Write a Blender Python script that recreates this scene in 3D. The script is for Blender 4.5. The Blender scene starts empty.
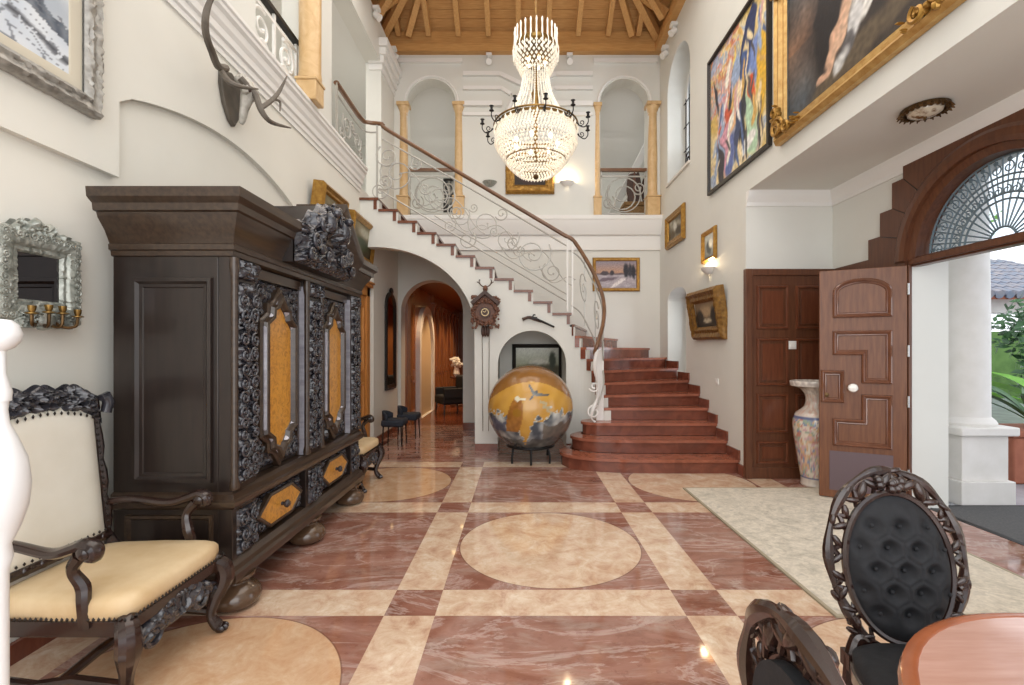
import bpy, math, random
from mathutils import Vector, Matrix, noise, geometry
from math import sin, cos, pi, sqrt, floor, atan2
R = math.radians
rng = random.Random(7)
scene = bpy.context.scene
col = scene.collection

# pinhole model of the place: lens position, horizon and vanishing point
F, U0, V0, H = 470.0, 520.0, 351.0, 1.4
def at(u, v, X=None, Y=None, Z=None):
    if Y is None:
        Y = F*X/(u-U0) if X is not None else F*(H-Z)/(v-V0)
    return Vector(((u-U0)/F*Y, Y, H+(V0-v)/F*Y))

def lin(c):
    out = []
    for x in c[:3]:
        x = x/255.0
        out.append(x/12.92 if x <= 0.04045 else ((x+0.055)/1.055)**2.4)
    return tuple(out)
def lin4(c): return lin(c)+(1.0,)

# ---------------------------------------------------------------- materials
def new_mat(name):
    m = bpy.data.materials.new(name); m.use_nodes = True
    nt = m.node_tree
    return m, nt, nt.nodes['Principled BSDF']
def coords(nt, stretch=(1,1,1), rot=(0,0,0)):
    tc = nt.nodes.new('ShaderNodeTexCoord'); mp = nt.nodes.new('ShaderNodeMapping')
    mp.inputs['Scale'].default_value = stretch; mp.inputs['Rotation'].default_value = rot
    nt.links.new(tc.outputs['Object'], mp.inputs['Vector'])
    return mp.outputs['Vector']
def noise_n(nt, vec, scale, detail=4, rough=.55, dist=0.0):
    n = nt.nodes.new('ShaderNodeTexNoise')
    n.inputs['Scale'].default_value = scale; n.inputs['Detail'].default_value = detail
    n.inputs['Roughness'].default_value = rough; n.inputs['Distortion'].default_value = dist
    nt.links.new(vec, n.inputs['Vector'])
    return n.outputs['Fac']
def ramp(nt, fac, stops):
    r = nt.nodes.new('ShaderNodeValToRGB')
    e = r.color_ramp.elements
    while len(e) < len(stops): e.new(0.5)
    for el, (p, c) in zip(e, stops):
        el.position = p; el.color = lin4(c)
    nt.links.new(fac, r.inputs['Fac'])
    return r.outputs['Color']
def mixc(nt, fac, a, b):
    m = nt.nodes.new('ShaderNodeMix'); m.data_type = 'RGBA'
    for sock, val in ((m.inputs[0], fac), (m.inputs[6], a), (m.inputs[7], b)):
        if hasattr(val, 'is_linked'): nt.links.new(val, sock)
        elif isinstance(val, (int, float)): sock.default_value = val
        else: sock.default_value = lin4(val)
    return m.outputs[2]
def bump_n(nt, p, h, strength, dist=.01):
    b = nt.nodes.new('ShaderNodeBump'); b.inputs['Strength'].default_value = strength
    b.inputs['Distance'].default_value = dist
    nt.links.new(h, b.inputs['Height']); nt.links.new(b.outputs['Normal'], p.inputs['Normal'])
def mat(name, c, rough=.5, metal=0.0, c2=None, scale=6, stretch=(1,1,1), detail=4, bump=0, bscale=None,
        spec=.5, coat=0, emit=None, es=0, lo=.3, hi=.7, dist=0.0, trans=0, ior=1.45):
    m, nt, p = new_mat(name)
    p.inputs['Base Color'].default_value = lin4(c); p.inputs['Roughness'].default_value = rough
    p.inputs['Metallic'].default_value = metal; p.inputs['Specular IOR Level'].default_value = spec
    p.inputs['Coat Weight'].default_value = coat; p.inputs['Coat Roughness'].default_value = .1
    p.inputs['Transmission Weight'].default_value = trans; p.inputs['IOR'].default_value = ior
    if c2 is not None or bump:
        v = coords(nt, stretch)
        f = noise_n(nt, v, scale, detail, dist=dist)
        if c2 is not None:
            nt.links.new(ramp(nt, f, [(lo, c), (hi, c2)]), p.inputs['Base Color'])
        if bump:
            f2 = noise_n(nt, v, bscale, 3) if bscale else f
            bump_n(nt, p, f2, bump)
    if emit:
        p.inputs['Emission Color'].default_value = lin4(emit); p.inputs['Emission Strength'].default_value = es
    return m
def attr_mat(name, rough=.5, bump=0.0, bscale=60, spec=.4, coat=0):
    m, nt, p = new_mat(name)
    a = nt.nodes.new('ShaderNodeAttribute'); a.attribute_name = 'Col'
    nt.links.new(a.outputs['Color'], p.inputs['Base Color'])
    p.inputs['Roughness'].default_value = rough; p.inputs['Specular IOR Level'].default_value = spec
    p.inputs['Coat Weight'].default_value = coat
    if bump: bump_n(nt, p, noise_n(nt, coords(nt), bscale, 3), bump, .004)
    return m

M = {}
M['plaster'] = mat('cream_plaster', (214,214,208), .75, c2=(220,220,214), scale=1.5, bump=.04, bscale=40)
M['plaster_left'] = mat('warm_plaster', (220,218,209), .75, c2=(226,224,215), scale=1.5, bump=.04, bscale=40)
M['white'] = mat('white_paint', (230,229,226), .55)
M['oak'] = mat('honey_oak', (186,138,82), .45, c2=(206,160,102), scale=5, stretch=(1,12,12))
M['oak_y'] = mat('honey_oak_long', (190,142,86), .45, c2=(210,166,108), scale=5, stretch=(12,1,12))
M['oak_z'] = mat('golden_oak_upright', (176,116,56), .4, c2=(200,140,76), scale=5, stretch=(12,12,1))
M['walnut'] = mat('dark_walnut', (29,22,19), .35, c2=(41,31,27), scale=4, stretch=(9,9,1), coat=.3, bump=.03)
M['walnut_h'] = mat('dark_walnut_moulding', (46,35,28), .3, c2=(68,53,41), scale=5, stretch=(9,1,9), coat=.3)
M['ebony'] = mat('black_carved_wood', (34,34,39), .24, c2=(64,63,70), scale=25, coat=.6)
M['ebony_brown'] = mat('carved_dark_mahogany', (32,21,19), .25, c2=(52,32,25), scale=14, coat=.5)
M['burl'] = mat('amber_burl', (204,146,62), .3, c2=(132,80,30), scale=20, detail=8, dist=2.0, coat=.4, lo=.45, hi=.8)
M['silvered'] = mat('silver_sheen', (186,186,196), .25, metal=.2, c2=(150,148,158), scale=4, stretch=(1,1,6))  # silver tone stands for light reflected on the wardrobe's door reveals
M['mahogany'] = mat('red_mahogany', (98,58,36), .42, c2=(124,79,49), scale=4, stretch=(10,10,1), coat=.08)
M['mahogany_d'] = mat('mahogany_panelling', (82,48,32), .38, c2=(104,65,43), scale=4, stretch=(10,10,1), coat=.15)
M['mahogany_edge'] = mat('mahogany_moulding', (100,62,44), .2, c2=(126,84,64), scale=5, coat=.8)
M['stair_edge'] = mat('brown_marble_step', (120,74,54), .2, c2=(98,58,42), scale=6, detail=6)
M['rail_wood'] = mat('handrail_wood', (98,65,42), .32, c2=(122,86,57), scale=6, coat=.3)
M['iron_w'] = mat('pale_wrought_iron', (176,174,168), .4, metal=.35)
M['iron_d'] = mat('dark_iron', (44,42,42), .45, metal=.6)
M['iron_b'] = mat('grey_grille_iron', (112,130,140), .45, metal=.2)
M['brass'] = mat('aged_brass', (156,124,68), .32, metal=.85, c2=(110,84,46), scale=20)
M['brass_d'] = mat('dark_brass', (92,70,44), .35, metal=.8)
M['gold'] = mat('gilt_frame', (176,136,66), .36, metal=.55, c2=(140,100,44), scale=22)
M['gold_p'] = mat('pale_gilt_frame', (206,172,110), .36, metal=.45, c2=(178,136,76), scale=18)
M['gold_d'] = mat('dull_gilt_frame', (150,112,54), .45, metal=.35, c2=(104,72,36), scale=26)
M['silver'] = mat('silvered_frame', (170,166,158), .4, metal=.3, c2=(134,130,124), scale=30)
M['silver_l'] = mat('pewter_carving', (172,174,166), .38, metal=.35, c2=(124,128,120), scale=30)
M['blackwood'] = mat('black_frame', (38,34,32), .4)
M['linen'] = mat('linen_liner', (196,188,170), .8)
M['cream_fabric'] = mat('cream_leather', (230,227,216), .6, c2=(222,218,205), scale=5, bump=.05, bscale=90)
M['tan_seat'] = mat('honey_leather', (216,194,158), .55, c2=(198,170,128), scale=6, bump=.05, bscale=90)
M['nail'] = mat('dark_nailheads', (40,34,30), .35, metal=.7)
M['black_fabric'] = mat('black_velvet', (24,25,28), .8, c2=(33,34,38), scale=40, bump=.1, bscale=160)
M['navy_fabric'] = mat('dark_blue_fabric', (36,40,50), .8, c2=(46,52,64), scale=30)
M['marble_y'] = mat('honey_marble', (214,184,138), .3, c2=(194,158,110), scale=7, detail=6, dist=1.2)
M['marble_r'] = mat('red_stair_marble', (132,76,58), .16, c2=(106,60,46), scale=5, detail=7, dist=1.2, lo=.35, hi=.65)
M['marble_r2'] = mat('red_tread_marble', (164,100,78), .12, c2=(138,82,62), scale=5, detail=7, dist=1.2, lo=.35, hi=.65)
M['stone_w'] = mat('white_stone', (226,222,218), .6, c2=(216,212,206), scale=6, bump=.04)
M['stone_out'] = mat('grey_outdoor_marble', (150,152,160), .2, c2=(178,180,186), scale=3, detail=6)
M['terracotta'] = mat('terracotta', (168,104,80), .8, c2=(150,88,66), scale=10)
M['mat_grey'] = mat('grey_doormat', (72,72,74), .95, c2=(92,91,90), scale=60, bump=.3, bscale=200)
M['leaf'] = mat('bright_leaf', (120,178,52), .4, c2=(92,150,40), scale=6)
M['leaf_d'] = mat('dark_leaf', (44,84,48), .45, c2=(70,112,60), scale=6)
M['tile_roof'] = mat('blue_grey_roof_tiles', (112,128,150), .5, c2=(160,150,150), scale=5)
M['porcelain'] = mat('white_porcelain', (240,238,232), .15, coat=.5)
M['chrome'] = mat('steel', (190,190,190), .2, metal=1)
M['mirror'] = mat('mirror_glass', (200,200,200), .03, metal=1)
M['glass'] = mat('clear_glass', (235,244,248), .02, trans=1, ior=1.08)
def pane_mat():
    m, nt, p = new_mat('window_glass')
    t = nt.nodes.new('ShaderNodeBsdfTransparent'); t.inputs['Color'].default_value = (.95, .98, 1, 1)
    g = nt.nodes.new('ShaderNodeBsdfGlossy'); g.inputs['Roughness'].default_value = .02
    fr = nt.nodes.new('ShaderNodeFresnel'); fr.inputs['IOR'].default_value = 1.3
    mx = nt.nodes.new('ShaderNodeMixShader')
    nt.links.new(fr.outputs[0], mx.inputs[0]); nt.links.new(t.outputs[0], mx.inputs[1]); nt.links.new(g.outputs[0], mx.inputs[2])
    nt.links.new(mx.outputs[0], nt.nodes['Material Output'].inputs['Surface'])
    return m
M['glass'] = pane_mat()
M['crystal'] = mat('lit_crystal', (255,250,238), .08, spec=.9, emit=(255,244,226), es=.10)  # faint emission stands in for bulb light caught in the crystals
M['crystal_s'] = mat('crystal_strand', (250,246,234), .08, spec=.9, emit=(255,244,224), es=.05)  # weaker emission, also standing in for bulb light
M['bulb'] = mat('lit_bulb', (255,246,220), .3, emit=(255,238,206), es=5)
M['spot_lit'] = mat('lit_downlight', (255,240,210), .3, emit=(255,214,150), es=8)
M['clock'] = mat('carved_brown_wood', (84,52,38), .5, c2=(116,76,56), scale=30)
M['clock_d'] = mat('dark_carved_wood', (54,36,30), .5, c2=(78,52,40), scale=30)
M['ivory'] = mat('ivory', (226,206,160), .5)
M['bone'] = mat('pale_skull_bone', (206,202,192), .6, c2=(150,144,134), scale=14, bump=.2)
M['antler'] = mat('weathered_antler', (112,104,94), .6, c2=(80,72,64), scale=10, bump=.2)
M['rattan'] = mat('rattan', (150,116,72), .7, c2=(110,80,48), scale=40)
M['canvas'] = attr_mat('oil_canvas', .55, .25, 60)
M['painted'] = attr_mat('lacquer_painting', .22, .05, 30, coat=.5)
M['glaze'] = attr_mat('glazed_porcelain', .15, 0, coat=.6)
M['corr_wood'] = mat('corridor_panelling', (140,88,52), .3, c2=(166,108,64), scale=4, stretch=(9,9,1), coat=.3)
M['corr_ceiling'] = mat('corridor_ceiling_wood', (120,72,40), .4, c2=(140,86,48), scale=4, stretch=(9,1,1))
M['table_top'] = mat('rosewood_table_top', (190,152,138), .14, c2=(170,128,112), scale=4, stretch=(1,8,1), coat=.5)
M['table_rim'] = mat('orange_mahogany', (158,90,54), .25, c2=(132,72,42), scale=6, coat=.4)
M['flower'] = mat('white_petals', (236,234,226), .6)
M['jug'] = mat('stoneware_white', (232,234,236), .35)
M['green_lawn'] = mat('garden_green', (96,128,66), .9, c2=(70,100,48), scale=3)

# ---------------------------------------------------------------- mesh builder
class MB:
    def __init__(self): self.v = []; self.f = []; self.c = None
    def add(self, vs, fs, T=None):
        o = len(self.v)
        for p in vs:
            p = Vector(p)
            self.v.append(T @ p if T else p)
        for f in fs: self.f.append([i+o for i in f])
        return self
    def box(self, x0, x1, y0, y1, z0, z1, T=None):
        if x0 > x1: x0, x1 = x1, x0
        if y0 > y1: y0, y1 = y1, y0
        if z0 > z1: z0, z1 = z1, z0
        vs = [(x0,y0,z0),(x1,y0,z0),(x1,y1,z0),(x0,y1,z0),(x0,y0,z1),(x1,y0,z1),(x1,y1,z1),(x0,y1,z1)]
        return self.add(vs, [(0,3,2,1),(4,5,6,7),(0,1,5,4),(1,2,6,5),(2,3,7,6),(3,0,4,7)], T)
    def lathe(self, prof, n=20, c=(0,0,0), T=None, sx=1, sy=1):
        vs = []; fs = []
        k = len(prof)
        for (r, z) in prof:
            for i in range(n):
                a = 2*pi*i/n
                vs.append((c[0]+r*sx*cos(a), c[1]+r*sy*sin(a), c[2]+z))
        for j in range(k-1):
            for i in range(n):
                i2 = (i+1) % n
                fs.append((j*n+i, j*n+i2, (j+1)*n+i2, (j+1)*n+i))
        fs.append(tuple(reversed(range(n)))); fs.append(tuple(range((k-1)*n, k*n)))
        return self.add(vs, fs, T)
    def tube(self, pts, r, n=8, closed=False, flat=1.0, T=None):
        pts = [Vector(p) for p in pts]
        k = len(pts)
        rs = list(r) if isinstance(r, (list, tuple)) else [r]*k
        vs = []; fs = []
        prev = None
        for i, p in enumerate(pts):
            if closed: d = pts[(i+1) % k]-pts[i-1]
            else: d = pts[min(i+1, k-1)]-pts[max(i-1, 0)]
            if d.length < 1e-9: d = Vector((0,0,1))
            d.normalize()
            if prev is None:
                up = Vector((0,0,1)) if abs(d.z) < .9 else Vector((0,1,0))
                a = d.cross(up).normalized()
            else:
                a = prev-d*prev.dot(d)
                a = a.normalized() if a.length > 1e-6 else d.orthogonal().normalized()
            prev = a
            b = d.cross(a)
            for j in range(n):
                t = 2*pi*j/n
                vs.append(p+a*(rs[i]*cos(t))+b*(rs[i]*flat*sin(t)))
        m = k if closed else k-1
        for i in range(m):
            i2 = (i+1) % k
            for j in range(n):
                j2 = (j+1) % n
                fs.append((i*n+j, i*n+j2, i2*n+j2, i2*n+j))
        if not closed:
            fs.append(tuple(reversed(range(n)))); fs.append(tuple(range((k-1)*n, k*n)))
        return self.add(vs, fs, T)
    def plate(self, outer, holes, mp, d0, d1):
        loops = [list(outer)]+[list(h) for h in holes]
        flat = [p for l in loops for p in l]
        tris = geometry.tessellate_polygon([[Vector((p[0], p[1], 0)) for p in l] for l in loops])
        n = len(flat)
        vs = [mp(p[0], p[1], d0) for p in flat]+[mp(p[0], p[1], d1) for p in flat]
        fs = [tuple(t) for t in tris]+[tuple(i+n for i in reversed(t)) for t in tris]
        o = 0
        for l in loops:
            k = len(l)
            for i in range(k):
                a, b = o+i, o+(i+1) % k
                fs.append((a, b, b+n, a+n))
            o += k
        return self.add(vs, fs)
    def grid(self, fn, nu, nv, wrap=False):
        vs = []; fs = []
        for j in range(nv+1):
            for i in range(nu+(0 if wrap else 1)):
                vs.append(fn(i/nu, j/nv))
        w = nu if wrap else nu+1
        for j in range(nv):
            for i in range(nu):
                i2 = (i+1) % w if wrap else i+1
                fs.append((j*w+i, j*w+i2, (j+1)*w+i2, (j+1)*w+i))
        return self.add(vs, fs)
    def ball(self, c, r, n=8, m=6, T=None):
        if not isinstance(r, (tuple, list)): r = (r, r, r)
        vs = []; fs = []
        for j in range(1, m):
            t = pi*j/m
            for i in range(n):
                a = 2*pi*i/n
                vs.append((c[0]+r[0]*sin(t)*cos(a), c[1]+r[1]*sin(t)*sin(a), c[2]+r[2]*cos(t)))
        vs.append((c[0], c[1], c[2]+r[2])); vs.append((c[0], c[1], c[2]-r[2]))
        top, bot = len(vs)-2, len(vs)-1
        for j in range(m-2):
            for i in range(n):
                i2 = (i+1) % n
                fs.append((j*n+i, (j+1)*n+i, (j+1)*n+i2, j*n+i2))
        for i in range(n):
            i2 = (i+1) % n
            fs.append((top, i, i2)); fs.append((bot, (m-2)*n+i2, (m-2)*n+i))
        return self.add(vs, fs, T)
    def octa(self, c, r, h):
        x, y, z = c
        return self.add([(x+r,y,z),(x,y+r,z),(x-r,y,z),(x,y-r,z),(x,y,z+h),(x,y,z-h)],
                        [(0,1,4),(1,2,4),(2,3,4),(3,0,4),(1,0,5),(2,1,5),(3,2,5),(0,3,5)])
    def loops(self, rings, cap=True):
        n = len(rings[0]); vs = [p for r in rings for p in r]; fs = []
        for j in range(len(rings)-1):
            for i in range(n):
                i2 = (i+1) % n
                fs.append((j*n+i, j*n+i2, (j+1)*n+i2, (j+1)*n+i))
        if cap:
            fs.append(tuple(reversed(range(n)))); fs.append(tuple(range((len(rings)-1)*n, len(rings)*n)))
        return self.add(vs, fs)
    def polyframe(self, pts, prof, mp, cap=False):
        """moulding round a 2-D outline; prof = (inset, height) pairs; mp(a,b,h)->point"""
        rings = []
        for (d, h) in prof:
            rings.append([mp(p[0], p[1], h) for p in inset(pts, d)])
        return self.loops(rings, cap)
    def obj(self, name, material, parent=None, world=True, sharp=35, bevel=0, seg=2, origin=None):
        me = bpy.data.meshes.new(name)
        off = Vector((0,0,0))
        if parent is not None and world:
            q = parent
            while q is not None: off = off+q.location; q = q.parent
        if origin is not None: off = Vector(origin)
        me.from_pydata([tuple(p-off) for p in self.v], [], self.f)
        me.validate(); me.update()
        import bmesh
        bm = bmesh.new(); bm.from_mesh(me)
        bmesh.ops.recalc_face_normals(bm, faces=bm.faces)
        bm.to_mesh(me); bm.free()
        if sharp is not None:
            me.shade_smooth(); me.set_sharp_from_angle(angle=R(sharp))
        if self.c is not None:
            ca = me.color_attributes.new('Col', 'FLOAT_COLOR', 'POINT')
            ca.data.foreach_set('color', [x for c in self.c for x in (*c, 1.0)])
        o = bpy.data.objects.new(name, me); col.objects.link(o)
        me.materials.append(material)
        if parent is not None: o.parent = parent
        elif origin is not None: o.location = Vector(origin)
        if bevel:
            b = o.modifiers.new('bevel', 'BEVEL'); b.width = bevel; b.segments = seg
            b.limit_method = 'ANGLE'; b.angle_limit = R(40)
        return o

def inset(pts, d):
    n = len(pts); out = []
    area = sum(pts[i][0]*pts[(i+1) % n][1]-pts[(i+1) % n][0]*pts[i][1] for i in range(n))
    s = 1 if area > 0 else -1
    for i in range(n):
        p0, p, p1 = Vector(pts[i-1][:2]), Vector(pts[i][:2]), Vector(pts[(i+1) % n][:2])
        e0, e1 = (p-p0).normalized(), (p1-p).normalized()
        n0, n1 = Vector((-e0.y, e0.x))*s, Vector((-e1.y, e1.x))*s
        b = n0+n1
        b = b/max(.25, (1+n0.dot(n1)))
        out.append((p.x+b.x*d, p.y+b.y*d))
    return out
def rect(x0, x1, y0, y1): return [(x0,y0),(x1,y0),(x1,y1),(x0,y1)]
def arch(x0, x1, y0, spring, ry=None, n=20):
    c = (x0+x1)/2; r = (x1-x0)/2; ry = r if ry is None else ry
    return [(x0,y0),(x1,y0)]+[(c+r*cos(pi*i/n), spring+ry*sin(pi*i/n)) for i in range(n+1)]
XZ = lambda Y, s=-1: (lambda a, b, d: (a, Y+s*d, b))
YZ = lambda X, s=1: (lambda a, b, d: (X+s*d, a, b))
XY = lambda Z: (lambda a, b, d: (a, b, Z+d))

def tag(o, label=None, cat=None, group=None, kind=None):
    if label: o['label'] = label
    if cat: o['category'] = cat
    if group: o['group'] = group
    if kind: o['kind'] = kind
    return o
def thing(name, label, cat, loc=(0,0,0), rz=0, group=None):
    o = bpy.data.objects.new(name, None); col.objects.link(o)
    o.empty_display_size = .1
    o.location = loc; o.rotation_euler = (0,0,rz)
    return tag(o, label, cat, group)
def struct(name, mb, m, **k):
    return tag(mb.obj(name, m, **k), kind='structure')
def copy_tree(o, parent=None, table=None):
    if table is None:
        table = {}
        for x in bpy.data.objects: table.setdefault(x.parent, []).append(x)
    c = o.copy(); col.objects.link(c); c.parent = parent
    for ch in table.get(o, []): copy_tree(ch, c, table)
    return c
def fbm(p, s, o=3):
    return noise.fractal(Vector(p)*s, 1.0, 2.0, o, noise_basis='PERLIN_ORIGINAL')
def relief(p, s):
    """height 0..1 of scrolling carved ornament"""
    q = Vector(p)*s
    w = Vector((noise.noise(q*.6), noise.noise(q*.6+Vector((9,3,1))), noise.noise(q*.6+Vector((2,7,5)))))
    q = q+w*1.4
    a = math.exp(-(noise.noise(q)*4.2)**2)
    b = math.exp(-(noise.noise(q*2.0+Vector((5,5,5)))*4.0)**2)
    return max(0, min(1, .65*a+.45*b))
def spiral(cx, cz, r0, r1, turns, a0, n=26, sgn=1):
    out = []
    for i in range(n+1):
        t = i/n; a = a0+sgn*turns*2*pi*t; r = r0+(r1-r0)*t
        out.append((cx+r*cos(a), cz+r*sin(a)))
    return out
def smooth_pts(pts, n=6):
    pts = [Vector(p) for p in pts]; out = []
    for i in range(len(pts)-1):
        p0, p1, p2, p3 = pts[max(i-1,0)], pts[i], pts[i+1], pts[min(i+2,len(pts)-1)]
        for j in range(n):
            t = j/n
            out.append(.5*((2*p1)+(p2-p0)*t+(2*p0-5*p1+4*p2-p3)*t*t+(3*p1-p0-3*p2+p3)*t**3))
    out.append(pts[-1])
    return out
def lerp_list(a, n):
    out = []
    k = len(a)-1
    for i in range(n):
        t = i/(n-1)*k; j = min(int(t), k-1); out.append(a[j]+(a[j+1]-a[j])*(t-j))
    return out

# ---------------------------------------------------------------- painting on canvases
def blob_paint(bg, shapes, seed=0, wob=.03, wsc=9, grain=.06):
    def f(s, t):
        wx = noise.noise(Vector((s*wsc, t*wsc, seed)))*wob
        wy = noise.noise(Vector((s*wsc+7, t*wsc, seed+3)))*wob
        c = list(bg(s, t))
        for (cx, cy, rx, ry, ang, colr, soft) in shapes:
            dx, dy = s+wx-cx, t+wy-cy
            ca, sa = cos(ang), sin(ang)
            d = sqrt(((dx*ca+dy*sa)/rx)**2+((-dx*sa+dy*ca)/ry)**2)
            k = max(0, min(1, (1-d)/soft+.5)) if soft > 0 else float(d < 1)
            if k > 0: c = [a+(b-a)*k for a, b in zip(c, colr)]
        g = 1+grain*2*noise.noise(Vector((s*38, t*38, seed+1)))
        return [max(0, min(255, x*g)) for x in c]
    return f
def mix3(a, b, t):
    t = max(0, min(1, t)); return [x+(y-x)*t for x, y in zip(a, b)]
def canvas_mb(w, h, nx, ny, fn, y=0.0):
    mb = MB(); mb.c = []
    def g(s, t):
        mb.c.append(lin(fn(s, t)))
        return ((s-.5)*w, y, (t-.5)*h)
    mb.grid(g, nx, ny)
    return mb
def frame_mb(w, h, prof, orn=0, osc=18, seed=0, n=70):
    """picture frame lying in XZ, front towards -Y; prof=(inset,height)"""
    mb = MB()
    if not orn:
        mb.polyframe(rect(-w/2, w/2, -h/2, h/2), prof, lambda a, b, d: (a, -d, b))
        return mb
    m = max(4, int(n*h/w))
    def side(a, b, k): return [(a[0]+(b[0]-a[0])*i/k, a[1]+(b[1]-a[1])*i/k) for i in range(k)]
    rings = []
    fine = [prof[0]]
    for p0, p1 in zip(prof, prof[1:]):
        for k in range(1, 4): fine.append((p0[0]+(p1[0]-p0[0])*k/3, p0[1]+(p1[1]-p0[1])*k/3))
    for (d, hh) in fine:
        c = rect(-w/2+d, w/2-d, -h/2+d, h/2-d)
        loop = side(c[0], c[1], n)+side(c[1], c[2], m)+side(c[2], c[3], n)+side(c[3], c[0], m)
        ring = []
        dmax = prof[-1][0]
        for (x, z) in loop:
            k = relief((x*1.0, z*1.0, seed+d*.5), osc)
            wgt = 1-d/dmax
            out = 1+orn*1.2*wgt*(k-.4)/max(w, h)
            ring.append((x*out, -(hh+orn*(k-.3)*(1 if 0 < d < dmax else 0)), z*out))
        rings.append(ring)
    mb.loops(rings, cap=False)
    return mb
def picture(label, w, h, loc, rz, prof, fn, fmat, group=None, res=46, liner=0, liner_mat=None, orn=0, tilt=0, lean=0, name='framed_painting', seed=0, osc=18):
    root = thing(name, label, 'painting', loc, rz, group)
    root.rotation_euler = (lean, tilt, rz) if not lean else (lean, tilt, rz)
    frame_mb(w, h, prof, orn, osc, seed).obj('frame', fmat, root, world=False)
    d = prof[-1][0]
    iw, ih = w-2*d, h-2*d
    if liner:
        mb = MB(); mb.polyframe(rect(-iw/2, iw/2, -ih/2, ih/2), [(0,.008),(0,.018),(liner*.85,.012),(liner,.005)], lambda a, b, dd: (a, -dd, b))
        mb.obj('liner', liner_mat or M['linen'], root, world=False)
        iw -= 2*liner; ih -= 2*liner
    nx = res; ny = max(8, int(res*ih/iw))
    canvas_mb(iw+.01, ih+.01, nx, ny, fn, -.006).obj('canvas', M['canvas'], root, world=False)
    return root
# ================================================================ the setting
LX, RX, BY = -2.25, 2.5, 8.4          # left wall, right wall, back wall
UF = 3.71                             # upper floor
CZ = 6.69                             # eaves
AX, AY, AZ = 3.46, 5.2, 3.16          # entrance alcove: door wall, far wall, soffit

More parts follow.
